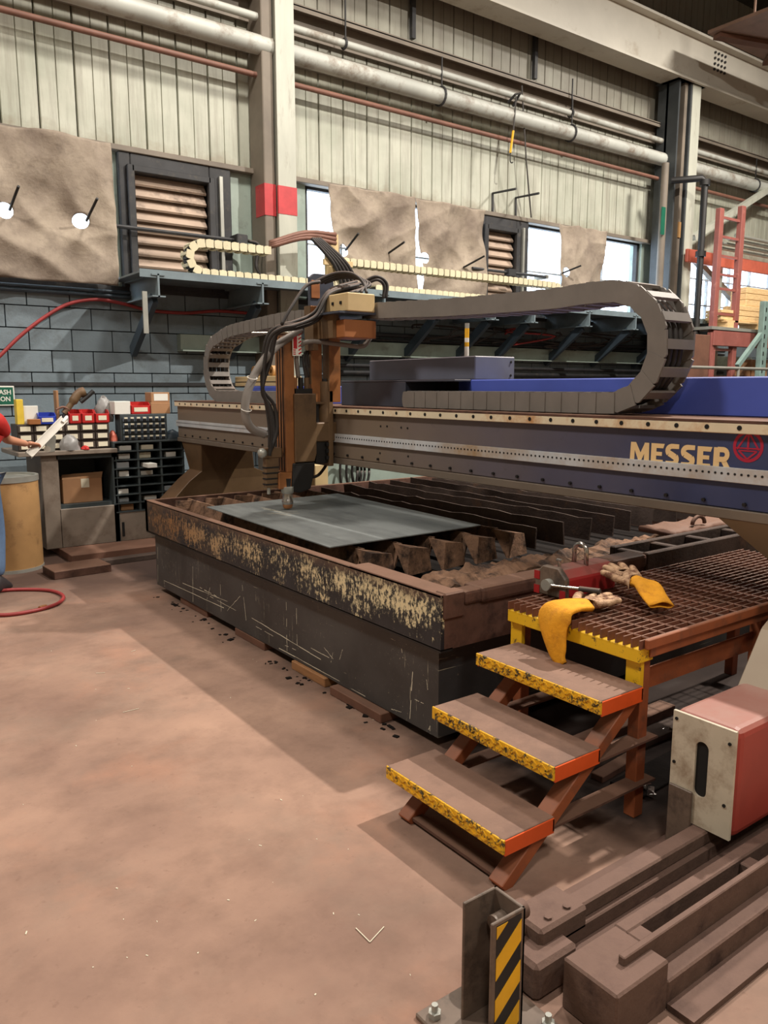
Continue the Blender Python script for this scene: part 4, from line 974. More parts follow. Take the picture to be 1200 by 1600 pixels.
# ================================================================ red lifting magnet
mg = thing('lifting_magnet', (2.78, 2.4, PZ), 'red lifting magnet with steel shackle and lever on the grating', 'lifting magnet')
p = UZ(848, 925, PZ)
mx0 = 2.61
MB().prism([(2.225, PZ), (2.385, PZ), (2.385, PZ+.085), (2.345, PZ+.125), (2.265, PZ+.125), (2.225, PZ+.085)], 'x', mx0+.03, mx0+.36).build('body', MT['magred'], mg, bevel=.006)
MB().prism([(2.215, PZ), (2.395, PZ), (2.395, PZ+.09), (2.350, PZ+.135), (2.260, PZ+.135), (2.215, PZ+.09)], 'x', mx0, mx0+.03).build('end_plate', MT['post'], mg, bevel=.006)
for y, z in ((2.230, .02), (2.380, .02), (2.380, .085)): MB().box(mx0-.003, mx0, y-.016, y+.016, PZ+z-.018, PZ+z+.02).build('red_patch', MT['magred'], mg)
MB().cyl((mx0-.03, 2.305, PZ+.055), (mx0, 2.305, PZ+.055), .026, 18).build('lever_hub', MT['galv'], mg, smooth=True)
MB().tube([(mx0-.022, 2.305, PZ+.055), (mx0+.02, 2.155, PZ+.062)], .008, 10).build('lever', MT['chrome'], mg, smooth=True)
MB().tube([(mx0+.02, 2.155, PZ+.062), (mx0+.045, 2.065, PZ+.066)], .012, 10).build('lever_grip', MT['hose'], mg, smooth=True)
sx = mx0+.2
MB().tube([(sx, 2.270, PZ+.12), (sx, 2.270, PZ+.18)]+[(sx, 2.305-.035*math.cos(a), PZ+.18+.035*math.sin(a)) for a in [k*math.pi/8 for k in range(1, 8)]]+[(sx, 2.340, PZ+.18), (sx, 2.340, PZ+.12)], .011, 10).build('shackle', MT['chrome'], mg, smooth='all')
MB().tube([(mx0+.06, 2.305, PZ+.12), (mx0+.06, 2.305, PZ+.16)], .008, 8).build('pin', MT['chrome'], mg)
MB().tube([(mx0+.06, 2.290, PZ+.155), (mx0+.06, 2.320, PZ+.155)], .008, 8).build('pin_head', MT['chrome'], mg)

# ================================================================ welding gloves
def limp_glove(name, label, wrist, dirn, cuff_pts, cuff_r, spread, curl, lay=(0, 0, 1), mid=.07, end=.06, K=1.35):
    """cuff = flattened flaring tube through cuff_pts, hand = palm and five fingers beyond the wrist"""
    t = thing(name, wrist, label, 'glove', 'leather work gloves')
    d = Vector(dirn).normalized(); up = Vector(lay); sd = d.cross(up).normalized(); w0 = Vector(wrist)
    # hand by skin modifier: palm chain plus fingers
    vs = []; ed = []; rad = []
    def add(p, r, par=None):
        vs.append(w0+(Vector(p)-w0)*K); rad.append((r[0]*K, r[1]*K))
        if par is not None: ed.append((par, len(vs)-1))
        return len(vs)-1
    a = add(w0, (.036, .018)); b = add(w0+d*.045, (.043, .018), a)
    base = [(-.034, .085), (-.012, .095), (.011, .093), (.033, .083)]; lens = [.062, .074, .070, .054]
    for i, ((s_, f), L) in enumerate(zip(base, lens)):
        k = add(w0+d*f*.92+sd*s_, (.0145, .0125), b)
        k = add(w0+d*(f+L*.5)+sd*s_*(1+spread*.5)+up*(curl[i]*.5*L), (.0125, .0115), k)
        k = add(w0+d*(f+L*.92)+sd*s_*(1+spread)+up*(curl[i]*L*.4-.004), (.0105, .010), k)
    k = add(w0+d*.035-sd*.052, (.016, .014), a); k = add(w0+d*.07-sd*.073+up*.006, (.0135, .012), k); k = add(w0+d*.1-sd*.08+up*.002, (.011, .01), k)
    me = bpy.data.meshes.new('hand'); me.from_pydata([v-w0 for v in vs], ed, []); o = bpy.data.objects.new('hand', me); COL.objects.link(o); o.parent = t
    o.modifiers.new('skin', 'SKIN')
    for i, q in enumerate(me.skin_vertices[0].data): q.radius = rad[i]; q.use_root = (i == 0)
    s_ = o.modifiers.new('sub', 'SUBSURF'); s_.levels = 2; s_.render_levels = 2
    me.materials.append(MT['glove'])
    # cuff
    P = spline([w0+d*.02]+[Vector(p) for p in cuff_pts], 5); rings = []
    for i, p in enumerate(P):
        f = i/(len(P)-1); dd = (P[min(i+1, len(P)-1)]-P[max(i-1, 0)]).normalized(); s2 = (sd-dd*sd.dot(dd)).normalized(); u2 = s2.cross(dd)
        wd = (cuff_r[0]+(mid-cuff_r[0])*f*2 if f < .5 else mid+(end-mid)*(f*2-1)); tk = .022-.008*f
        rings.append([p+s2*(wd*math.cos(q))+u2*((tk+.006*math.sin(3*q+i*.4))*math.sin(q)) for q in [2*math.pi*j/20 for j in range(20)]])
    c = MB().loft(rings, False).build('cuff', MT['leather'], t, smooth='all')
    m2 = c.modifiers.new('th', 'SOLIDIFY'); m2.thickness = .004
    return t
gz = PZ+.026
w1 = Vector((2.50, 2.03, gz+.01))
limp_glove('work_glove', 'soiled leather glove with yellow cuff draped over the platform front edge', w1, (.95, .02, .02),
           [Vector((2.44, 2.045, gz+.016)), Vector((2.385, 2.06, gz-.0)), Vector((2.362, 2.06, gz-.06)), Vector((2.358, 2.03, gz-.16)), Vector((2.36, 2.0, gz-.20))], (.055, .075), .25, (.1, .16, .05, .2), mid=.085, end=.018)
w2 = Vector((2.87, 2.03, gz+.05))
limp_glove('work_glove', 'soiled leather glove with yellow cuff lying crumpled on the grating', w2, (.30, .70, .14),
           [w2+Vector((-.03, -.06, .012)), w2+Vector((-.08, -.13, -.01)), w2+Vector((-.12, -.2, -.035))], (.05, .075), .5, (.15, .05, .2, .1), mid=.06, end=.055)

# ================================================================ rails and end stop at lower right
r1 = thing('track_rail', (2.3, 1.4, 0), 'dust-caked floor rail carrying the near gantry carriage', 'rail')
MB().box(1.60, 8, 1.345, 1.405, .10, .15).build('rail_head', MT['railb'], r1, bevel=.006)
MB().box(1.60, 8, 1.33, 1.44, .05, .10).build('rail_base', MT['railb'], r1, bevel=.004)
MB().box(1.52, 1.72, 1.33, 1.46, .08, .155).build('end_block', MT['railb'], r1, bevel=.01)
MB().box(1.6, 8, 1.25, 1.52, 0, .05).build('rail_bed', MT['railb'], r1, bevel=.004)
MB().cyl((1.38, 1.42, .145), (1.53, 1.42, .125), .035, 16).build('rail_buffer', MT['railb'], r1, smooth=True)
for x in (1.58, 1.66): MB().cyl((x, 1.36, .155), (x, 1.36, .162), .012, 6).build('bolt', MT['railb'], r1)
MB().box(1.45, 1.62, 1.28, 1.40, 0, .11).build('end_pad', MT['railb'], r1, bevel=.012)
r2 = thing('slotted_beam', (2.0, 1.15, 0), 'dust-caked slotted steel beam with blunt end block beside the rail', 'beam')
MB().box(1.50, 1.72, 1.06, 1.235, 0, .15).build('end_block', MT['railb'], r2, bevel=.006)
zb_ = .148
MB().box(1.72, 8, 1.195, 1.24, 0, zb_).build('side_strip', MT['railb'], r2, bevel=.005)
MB().box(1.72, 8, 1.06, 1.135, 0, .085).build('side_strip', MT['railb'], r2, bevel=.005)
MB().box(1.72, 1.78, 1.135, 1.195, 0, zb_).build('slot_end', MT['railb'], r2, bevel=.004)
MB().box(2.30, 2.36, 1.135, 1.195, 0, zb_-.01).build('slot_end', MT['railb'], r2, bevel=.004)
MB().box(2.36, 8, 1.135, 1.195, 0, .06).build('slot_floor', MT['railb'], r2)
MB().box(1.78, 2.30, 1.135, 1.195, 0, .02).build('slot_floor', MT['pit'], r2)
MB().box(1.60, 8, 1.115, 1.135, .085, .175).build('guide_strip', MT['railb'], r2, bevel=.003)
MB().box(1.72, 8, .98, 1.06, 0, .02).build('floor_strip', MT['railb'], r2)
# channel bollard with hazard stripes
bo = thing('end_stop_post', (1.31, 1.3, 0), 'grey steel channel end stop with yellow and black hazard stripes', 'end stop')
bx0, bx1, by0, by1, bz = 1.245, 1.362, 1.245, 1.355, .35
MB().box(1.16, 1.44, 1.16, 1.44, 0, .015).build('base_plate', MT['post'], bo, bevel=.004)
MB().box(bx1-.01, bx1, by0, by1, .015, bz).build('web', MT['post'], bo, bevel=.002)
MB().box(bx0, bx1, by1-.009, by1, .015, bz+.0).build('flange', MT['post'], bo, bevel=.002)
fl = MB().box(bx0, bx1, by0, by0+.009, .015, bz).build('flange', MT['post'], bo, bevel=.002)
f0, f1 = bx0+.014, bx1-.016
MB().box(f0, f1, by0-.0008, by0+.001, .02, bz-.01).build('hazard_tape', MT['hazk'], fl)
w_ = f1-f0; z = .04
def clipz(poly, lo, hi):
    for sgn, lim in ((1, lo), (-1, hi)):
        out = []
        for a, b in zip(poly, poly[1:]+poly[:1]):
            ia, ib = sgn*(a[1]-lim) >= 0, sgn*(b[1]-lim) >= 0
            if ia: out.append(a)
            if ia != ib:
                t_ = (lim-a[1])/(b[1]-a[1]); out.append((a[0]+(b[0]-a[0])*t_, lim))
        poly = out
        if len(poly) < 3: return []
    return poly
zc = -.04
while zc < .4:
    pg = clipz([(f0, zc), (f1, zc+.075), (f1, zc+.135), (f0, zc+.06)], .021, bz-.012)
    if pg: MB().prism(pg, 'y', by0-.002, by0-.0006).build('hazard_stripe', MT['hazy'], fl)
    zc += .115
MB().cyl((bx1-.012, 1.31, .285), (bx1-.05, 1.31, .285), .022, 14).build('stop_bolt', MT['post'], bo, smooth=True)
MB().cyl((bx1, 1.31, .285), (bx1+.06, 1.31, .285), .026, 14).build('stop_sleeve', MT['railb'], bo, smooth=True)
for x, y in ((1.195, 1.40), (1.41, 1.2)):
    MB().cyl((x, y, .015), (x, y, .03), .018, 6).build('anchor_nut', MT['galv'], bo); MB().cyl((x, y, .03), (x, y, .05), .009, 8).build('anchor_stud', MT['galv'], bo)
# scrap lying under the platform
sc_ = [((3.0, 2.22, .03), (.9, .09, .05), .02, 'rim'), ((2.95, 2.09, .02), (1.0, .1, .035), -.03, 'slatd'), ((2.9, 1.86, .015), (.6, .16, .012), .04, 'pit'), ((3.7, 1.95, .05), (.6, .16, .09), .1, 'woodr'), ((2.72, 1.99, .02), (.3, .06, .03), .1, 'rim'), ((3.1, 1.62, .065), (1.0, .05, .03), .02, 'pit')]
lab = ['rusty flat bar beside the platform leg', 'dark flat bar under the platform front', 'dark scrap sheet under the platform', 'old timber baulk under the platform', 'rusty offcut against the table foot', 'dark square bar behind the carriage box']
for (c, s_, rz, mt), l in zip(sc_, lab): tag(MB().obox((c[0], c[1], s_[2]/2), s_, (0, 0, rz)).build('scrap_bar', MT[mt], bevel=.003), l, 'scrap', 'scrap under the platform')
for x, y, l in ((1040, 1140, 'crumpled shiny foil scrap near the platform leg'), (1012, 1232, 'small shiny foil scrap behind the steps')):
    q = UZ(x, y, .03); mb = MB(); rr = random.Random(x)
    for k in range(7): mb.obox((q.x+rr.uniform(-.03, .03), q.y+rr.uniform(-.03, .03), .015+rr.uniform(0, .02)), (.03, .025, .003), (rr.uniform(-1, 1), rr.uniform(-1, 1), rr.uniform(0, 3)))
    tag(mb.build('foil_scrap', MT['chrome']), l, 'scrap')
# behind the steps
# ================================================================ wall shelf with brackets and cream energy chains
SHY = 8.1
SHZ = UY(440, 442, SHY).z
sx0, sx1 = UY(236, 430, SHY).x-.12, UY(1118, 502, SHY).x
sf = thing('wall_shelf', (7, 8.5, SHZ), 'long blue-grey steel shelf on brackets along the wall', 'shelf')
MB().box(sx0, sx1, SHY, WY-.02, SHZ-.02, SHZ).build('deck', MT['shelf'], sf)
MB().box(sx0, sx1, SHY-.008, SHY, SHZ-.06, SHZ+.02).build('edge_strip', MT['shelf'], sf)
for k, px in enumerate((248, 410, 600, 690, 773, 835, 921, 994, 1060, 1110)):
    x = UY(px, 470, SHY).x
    b = MB().box(x-.01, x+.01, SHY-.02, WY-.02, SHZ-.25, SHZ-.02).box(x-.07, x+.07, SHY-.02, WY-.02, SHZ-.036, SHZ-.02).box(x-.07, x+.07, SHY-.02, WY-.02, SHZ-.25, SHZ-.236).build('bracket_arm', MT['shelf'], sf)
    MB().bar((x, SHY+.12, SHZ-.25), (x, WY-.04, SHZ-.78), .12, .06, (1, 0, 0)).build('bracket_brace', MT['shelfd'], sf)
MB().bar((sx0+.05, SHY+.02, SHZ-.2), (sx0+.05, SHY+.02, SHZ-.62), .05, .02, (0, 1, 0)).build('hanger_strap', MT['galv'], sf)
# pale green channel below the shelf, dark conduits
z = UY(700, 549, 8.86).z
wc = thing('wall_channel', (8, 8.9, z), 'pale green horizontal wall channel below the shelf', 'channel')
MB().box(3.6, 16, 8.86, 8.97, z-.09, z+.09).build('web', MT['blockgreen'], wc, bevel=.004); MB().box(3.6, 16, 8.8, 8.97, z-.105, z-.09).build('lip', MT['blockgreen'], wc)
for k, (py, r, l) in enumerate(((528, .03, 'upper'), (536, .022, 'second'), (574, .025, 'third'), (584, .03, 'lowest'))):
    zc = UY(700, py, 8.9).z
    tag(MB().tube([(5.6, 8.9, zc), (15, 8.9, zc)], r, 10).build('conduit', MT['darkframe'], smooth=True), l+' dark conduit running along the wall under the shelf', 'conduit', 'conduits under the shelf')
for k, dy in enumerate((448, 455)):
    zc = UY(60, dy, 8.93).z
    tag(MB().tube([(-1, 8.92, zc), (3.2, 8.92, zc)], .02, 10).build('conduit', MT['shelfd'], smooth=True), ('upper' if k == 0 else 'lower')+' dark conduit under the leftmost tarp', 'conduit', 'conduits under the tarp')
# dark ledge line on the block wall
z = UY(100, 600, 8.97).z
tag(MB().box(.5, 9, 8.95, 8.975, z-.02, z+.02).build('wall_ledge', MT['darkframe']), 'thin dark ledge strip across the grey block wall', 'ledge')
z = UY(480, 490, 8.97).z
# yellow and white pole among the brackets
q = UX(729, 556, 3.78); t = thing('marker_pole', (3.78, q.y, 1.855), 'slim white and yellow pole standing on the grey control box', 'pole')
for a, b, m_ in ((1.855, 1.93, 'white'), (1.93, 1.96, 'hazy'), (1.96, 1.99, 'white'), (1.99, 2.055, 'hazy'), (2.055, 2.09, 'galv')): MB().cyl((3.78, q.y, a), (3.78, q.y, b), .016, 10).build('pole_section', MT[m_], t, smooth=True)
# dark cable clutter under the shelf
rr = random.Random(11)
for k in range(7):
    x0 = 7.0+.55*k; pts = [Vector((x0+rr.uniform(-.5, .5)*j*.5+j*.22, 8.7+rr.uniform(-.1, .1), SHZ-.35-.12*math.sin(j*1.1+k)-.1*rr.random())) for j in range(6)]
    tag(MB().tube(spline(pts, 5), .014, 6).build('loose_cable', MT['hose' if k != 3 else 'hosered'], smooth='all'), ('leftmost', 'second', 'third', '', 'fifth', 'sixth', 'rightmost')[k]+' tangled dark cable from the left under the wall shelf' if k != 3 else 'red cable hanging among dark ones under the wall shelf', 'cable', 'cables under the shelf' if k != 3 else None)
def energy_chain_x(pts, Y, wd, h, L, mt, label):
    P = resample([Vector((0, p[0], p[1])) for p in pts], L); t = thing('energy_chain', (P[0].y, Y, SHZ), label, 'cable chain')
    lm = link_mesh(L*.76, h, wd, mt, 'link', True); dk = mesh0(MB().box(-wd/2+.02, wd/2-.02, -L*.5, L*.5, -h*.25, h*.25), 'link_core', MT['chaink'])
    for a, b in zip(P, P[1:]):
        d = b-a; an = math.atan2(d.z, d.y)
        o = inst(lm, 'link', t, ((a.y+b.y)/2, Y, (a.z+b.z)/2), (an, 0, R(-90)))
        c = bpy.data.objects.new('link_core', dk); COL.objects.link(c); c.parent = o
    return t
CHY = 8.32
zl = SHZ+.055; r_ = .155
xl = UY(318, 410, CHY-.09).x; xr = UY(425, 392, CHY-.09).x; zu = zl+2*r_
pts = [(xr, zu), (xl+.1, zu)]+[(xl-r_*math.sin(math.pi*k/12), zl+r_+r_*math.cos(math.pi*k/12)) for k in range(13)]+[(xl+.3, zl), (UY(560, 445, CHY).x, zl)]
energy_chain_x(pts, CHY, .16, .085, .1, MT['chainw'], 'cream energy chain folded back on the left end of the wall shelf')
xa, xb = UY(537, 408, CHY-.09).x, UY(870, 447, CHY-.09).x
zu = UY(537, 408, CHY-.09).z
pts = [(xa, zu), (xb, zu)]+[(xb+.16*math.sin(math.pi*k/12), (zu+zl)/2+(zu-zl)/2*math.cos(math.pi*k/12)) for k in range(13)]+[(UY(575, 452, CHY).x, zl)]
energy_chain_x(pts, CHY, .16, .085, .1, MT['chainw'], 'cream energy chain running right above the wall shelf')
# cable mast on the shelf between the chains
x = UY(521, 400, CHY).x
ms = thing('cable_mast', (x, CHY, SHZ), 'cable mast with brown arm tubes between the two cream chains', 'mast')
zt = UY(521, 365, CHY).z
MB().box(x-.07, x+.09, CHY+.02, CHY+.1, SHZ, zt).build('post', MT['creambox'], ms, bevel=.006)
e = UY(420, 380, CHY)
for k in range(3): MB().tube(spline([(x, CHY-.05, zt-.02-.05*k), ((x+e.x)/2, CHY-.08, zt-.05-.03*k), (e.x, CHY-.02, e.z-.02*k)], 6), .028, 8).build('arm_tube', MT['pipeb'], ms, smooth='all')
q = UY(533, 412, CHY-.1); MB().box(q.x-.25, q.x+.16, CHY-.12, CHY-.08, q.z-.035, q.z+.035).build('chain_clamp', MT['creambox'], ms, bevel=.004)
MB().box(q.x-.05, q.x+.05, CHY-.1, CHY+.05, q.z-.03, q.z+.03).build('clamp_arm', MT['darkframe'], ms)
for k in range(5):
    a = UY(487+k*3, 372, CHY-.12); b = UY(520+k*5, 410, CHY-.14); c = UY(532+k*6, 440, CHY-.1)
    MB().tube(spline([a, b, c, Vector((c.x+.02, CHY-.05, SHZ+.02))], 6), .022, 6).build('cable', MT['hose'], ms, smooth='all')
# long thin pipe in front of the first fan
a, b = UY(172, 352, 8.8), UY(372, 372, 8.8)
t = thing('spray_pipe', a, 'thin dark pipe across the first louvred fan', 'pipe')
MB().tube([a, Vector((b.x, 8.8, a.z))], .022, 8).build('pipe', MT['darkframe'], t, smooth=True)
MB().box(a.x-.04, a.x+.02, 8.78, 8.96, a.z-.15, a.z+.05).build('pipe_bracket', MT['galv'], t); MB().box(b.x-.06, b.x+.08, 8.7, 8.9, a.z-.06, a.z+.06).build('valve_block', MT['darkframe'], t, bevel=.01)
MB().tube(spline([Vector((b.x+.1, 8.75, a.z)), Vector((b.x+.22, 8.7, a.z-.05)), Vector((b.x+.18, 8.7, a.z-.3)), Vector((b.x+.3, 8.6, SHZ+.02))], 6), .02, 8).build('flex_hose', MT['hose'], t, smooth='all')
a, b = UY(738, 419, 8.75), UY(835, 430, 8.75)
t = thing('spray_pipe', a, 'thin dark pipe across the second louvred fan', 'pipe')
MB().tube([a, Vector((b.x+.3, 8.75, a.z))], .022, 8).build('pipe', MT['darkframe'], t, smooth=True); MB().box(b.x-.6, b.x-.45, 8.7, 8.8, a.z-.05, a.z+.05).build('coupling', MT['darkframe'], t)
MB().box(b.x+.25, b.x+.3, 8.73, 8.99, a.z-.03, a.z+.03).build('pipe_bracket', MT['galv'], t)
# red hose looping along the block wall
HYY = 8.9
pts = [UY(*p, HYY) for p in ((-30, 585), (0, 556), (35, 522), (75, 492), (110, 474), (150, 468), (190, 474), (235, 485), (290, 489), (340, 486), (395, 490))]
tag(MB().tube(spline(pts, 8), .019, 10).build('air_hose', MT['hosered'], smooth='all'), 'red hose draped in an arc across the grey block wall', 'hose')
# red hose loop on floor
pts = [UZ(*p, .015) for p in ((-60, 955), (0, 961), (50, 955), (88, 944), (99, 932), (80, 923), (40, 921), (0, 923), (-40, 930))]
fh = thing('floor_hose', UZ(60, 935, 0), 'loop of red hose lying on the floor at left', 'hose')
MB().tube(spline(pts, 8), .014, 8).build('hose', MT['hosered'], fh, smooth='all')
q = UZ(62, 951, .016); q2 = UZ(72, 948, .016); MB().tube([q, q2], .019, 8).build('brass_coupling', MT['brass'], fh)
# hook rope and cable hanging from the upper pipes
q = UY(805, 150, 8.6); r2_ = UY(797, 255, 8.6)
t = thing('hook_rope', (q.x, 8.6, r2_.z), 'rope with yellow end and small hook hanging from the pipes', 'rope')
MB().tube([(q.x+.02, 8.6, q.z), (q.x-.02, 8.6, r2_.z+.45)], .012, 6).build('rope', MT['rope'], t); MB().tube([(q.x-.02, 8.6, r2_.z+.45), (r2_.x, 8.6, r2_.z+.14)], .018, 6).build('yellow_end', MT['hazy'], t)
MB().tube([(r2_.x, 8.6, r2_.z+.14), (r2_.x, 8.6, r2_.z+.05)]+[(r2_.x+.03-.03*math.cos(a), 8.6, r2_.z+.04-.03*math.sin(a)) for a in [k*math.pi/6 for k in range(6)]], .009, 6).build('hook', MT['blackm'], t)
MB().tube([(q.x, 8.74, q.z-.05), (q.x, 8.6, q.z+.02), (q.x+.08, 8.58, q.z+.05), (q.x+.1, 8.74, q.z-.08)], .018, 6).build('hanger', MT['darkframe'], t)
a, b, c = UY(820, 132, 8.7), UY(822, 245, 8.7), UY(830, 340, 8.8)
tag(MB().tube(spline([Vector((a.x, 8.76, a.z)), b, c], 6), .012, 6).build('hanging_cable', MT['rope']), 'thin dark cable hanging down the siding right of the rope', 'cable')

# ================================================================ work corner at left
def thing_box(name, px, Y, dep, mt, label, cat, group=None, bevel=.004, z0=None):
    b = pbox(*px, Y, dep); o = MB().box(b[0], b[1], b[2], b[3], b[4] if z0 is None else z0, b[5]).build(name, MT[mt], bevel=bevel); return tag(o, label, cat, group)
BY = 8.05
# low deck the bench stands on
dk = thing('low_deck', (2, 8.3, 0), 'low dark deck of planks under the work bench', 'deck')
for k in range(3): MB().box(1.93, 4.2, 7.62+.42*k, 8.03+.42*k, 0, .075).build('plank', MT['woodr'], dk, bevel=.004)
plank('steel_slab', 1.62, 2.12, 7.05, 7.38, 0, .07, 'rim', 'flat dark steel slab on the floor in front of the bench', 'slab', .06)
plank('steel_bar', 2.1, 3.6, 7.35, 7.47, 0, .05, 'slatd', 'long dark bar on the floor behind the table corner', 'bar', .03)
DZ = .075
wb = thing('work_bench', (2.1, 8.4, DZ), 'taupe steel work bench with open shelf bay beside the drum', 'bench')
b = pbox(28, 184, 704, 711, BY-.05, .78); TZB = b[5]
MB().box(b[0], b[1], b[2], b[3], b[4], b[5]).build('top', MT['bench'], wb, bevel=.005)
b = pbox(68, 95, 712, 857, BY, .62); MB().box(b[0], b[1], b[2], b[3], DZ, TZB-.03).build('leg_panel', MT['bench'], wb, bevel=.005)
b = pbox(95, 188, 792, 857, BY, .03); MB().box(b[0], b[1], b[2], b[3], DZ, b[5]).build('apron', MT['bench'], wb, bevel=.005); xr_ = b[1]
b2_ = pbox(95, 183, 786, 793, BY+.02, .6); MB().box(*b2_).build('bay_shelf', MT['benchd'], wb); SHB = b2_[5]
MB().box(b[0], b[1], BY+.6, BY+.63, DZ, TZB-.03).build('bay_back', MT['benchd'], wb)
MB().box(b[1]-.05, b[1], BY, BY+.62, DZ, TZB-.03).build('bay_side', MT['benchd'], wb)
MB().box(b[0], b[1], BY, BY+.04, TZB-.09, TZB-.03).build('top_rail', MT['benchd'], wb)
b = pbox(98, 160, 748, 786, BY+.1, .36); cb = thing('cardboard_box', ((b[0]+b[1])/2, BY+.3, SHB), 'taped cardboard box in the open bench bay', 'box')
MB().box(b[0], b[1], b[2], b[3], SHB, b[5]).build('carton', MT['card'], cb, bevel=.004); MB().box(b[0]+.18, b[0]+.26, b[2]-.002, b[2], b[5]-.09, b[5]).build('tape', MT['label'], cb)
MB().add([(b[0], b[2], b[5]), (b[1], b[2], b[5]), (b[1]+.05, b[2]+.12, b[5]+.05), (b[0]+.03, b[2]+.12, b[5]+.04)], [(0, 1, 2, 3)]).build('flap', MT['card'], cb)
thing_box('steel_cabinet', (188, 246, 797, 855), BY, .5, 'bench', 'low taupe steel cabinet with a slot right of the bench', 'cabinet', z0=DZ)
b = pbox(191, 195, 816, 838, BY-.003, .004); cab = [o for o in bpy.data.objects if o.name.startswith('steel_cabinet')][0]; MB().box(*b).build('slot', MT['hole'], cab)
# pigeonhole rack
b = pbox(179, 289, 691, 797, BY+.0, .36)
pr = thing('pigeonhole_rack', ((b[0]+b[1])/2, BY+.2, b[4]), 'dark green-grey pigeonhole rack full of small boxes', 'rack')
x0, x1, z0, z1 = b[0], b[1], b[4], b[5]
MB().box(x0, x1, BY+.34, BY+.36, z0, z1).build('back', MT['benchd'], pr); MB().box(x0, x1, BY, BY+.36, z1, z1+.02).build('top', MT['benchd'], pr, bevel=.003)
for k in range(4):
    xx = x0+(x1-x0-.02)*k/3; MB().box(xx, xx+.02, BY, BY+.35, z0, z1).build('divider', MT['benchd'], pr)
NR = 8
for k in range(NR): MB().box(x0, x1, BY-.005, BY+.35, z0+(z1-z0)*k/NR, z0+(z1-z0)*k/NR+.012).build('shelf', MT['benchd'], pr)
rr = random.Random(5)
for r in range(NR):
    for c in range(3):
        if rr.random() < .22: continue
        xx = x0+(x1-x0-.02)*c/3+.03+rr.uniform(0, .05); wd = rr.uniform(.1, .14); zz = z0+(z1-z0)*r/NR+.0125; hh = rr.uniform(.042, .064); out = rr.uniform(0, .05)-(.16 if (r, c) == (5, 1) else 0)
        m_ = rr.choice(['label', 'white', 'white', 'clear', 'card'])
        o = MB().box(xx, xx+wd, BY+.02+out, BY+.24+out, zz, zz+hh).build('parts_box', MT[m_], bevel=.003)
        tag(o, 'small %s parts box in the pigeonhole rack, column %s, row %s from top' % ({'label': 'cream', 'white': 'white', 'clear': 'grey', 'card': 'brown'}[m_], ('left', 'middle', 'right')[c], ('eight', 'seven', 'six', 'five', 'four', 'three', 'two', 'one')[r]), 'box', 'parts boxes in the pigeonhole rack')
RZ = z1+.02
# small-drawer organiser
b = pbox(192, 259, 650, 690, BY+.02, .18)
og = thing('drawer_organiser', ((b[0]+b[1])/2, BY+.1, RZ), 'slate grey organiser with four rows of small drawers', 'organiser')
MB().box(b[0]-.02, b[1]+.02, b[2]+.01, b[3], RZ, b[5]+.02).build('case', MT['benchd'], og, bevel=.004)
cw, ch = (b[1]-b[0])/7, (b[5]-RZ)/4
dm = mesh0(MB().box(-cw*.44, cw*.44, -.012, .012, .01, ch-.008), 'drawer', MT['organ']); hm_ = mesh0(MB().box(-cw*.25, cw*.25, -.02, -.01, ch*.62, ch*.86), 'drawer_pull', MT['label']); gm_ = mesh0(MB().box(-cw*.3, cw*.3, -.016, -.01, ch*.2, ch*.5), 'drawer_window', MT['hole'])
for r in range(4):
    for c in range(7):
        o = inst(dm, 'drawer', og, (b[0]+cw*(c+.5), b[2]+.004, RZ+ch*r))
        for mm, nm in ((hm_, 'drawer_pull'), (gm_, 'drawer_window')): q = bpy.data.objects.new(nm, mm); COL.objects.link(q); q.parent = o
OZ = b[5]+.02
# dark bin rack with cream labels
b = pbox(28, 172, 662, 704, BY+.06, .3)
br = thing('bin_rack', ((b[0]+b[1])/2, BY+.2, TZB), 'dark rack of labelled bins standing on the work bench', 'rack')
MB().box(b[0], b[1], b[2]+.02, b[3], TZB, b[5]).build('case', MT['binbk'], br, bevel=.004)
cw, ch = (b[1]-b[0])/6, (b[5]-TZB)/3
dm = mesh0(MB().box(-cw*.46, cw*.46, -.015, .02, .012, ch-.012), 'bin_drawer', MT['binbk']); lm_ = mesh0(MB().box(-cw*.34, cw*.3, -.02, -.015, ch*.25, ch*.78), 'label_card', MT['label'])
for r in range(3):
    for c in range(6):
        o = inst(dm, 'bin_drawer', br, (b[0]+cw*(c+.5), b[2]+.012, TZB+ch*r)); q = bpy.data.objects.new('label_card', lm_); COL.objects.link(q); q.parent = o
BZ = b[5]
def on(name, px, Y, dep, mt, label, cat, z0, group=None, bevel=.004):
    return thing_box(name, px, Y, dep, mt, label, cat, group, bevel, z0)
on('yellow_tube', (26, 37, 624, 662), BY+.1, .1, 'binyel', 'yellow square tube standing at the left end of the bin rack', 'tube', BZ)
on('paper_pad', (37, 60, 634, 662), BY+.12, .02, 'white', 'white paper pad leaning beside the yellow tube', 'pad', BZ)
on('parts_tray', (45, 64, 655, 662), BY+.03, .08, 'brass', 'row of brass fittings in front of the paper pad', 'fittings', BZ)
def openbin(px, Y, dep, mt, label, z0, group=None):
    b = pbox(*px, Y, dep); t = thing('parts_bin', ((b[0]+b[1])/2, Y+dep/2, z0), label, 'bin', group); h = b[5]-z0; th = .006
    MB().box(b[0], b[1], Y, Y+dep, z0, z0+th).build('base', MT[mt], t)
    MB().box(b[0], b[1], Y, Y+th, z0, z0+h*.7).build('front', MT[mt], t, bevel=.002); MB().box(b[0], b[1], Y+dep-th, Y+dep, z0, z0+h).build('back', MT[mt], t)
    for x in (b[0], b[1]-th): MB().prism([(Y, z0), (Y+dep, z0), (Y+dep, z0+h), (Y+.05, z0+h), (Y, z0+h*.7)], 'x', x, x+th).build('side', MT[mt], t)
    MB().box(b[0]+.03, b[1]-.03, Y-.003, Y, z0+h*.2, z0+h*.55).build('label_card', MT['label'], t)
    return t
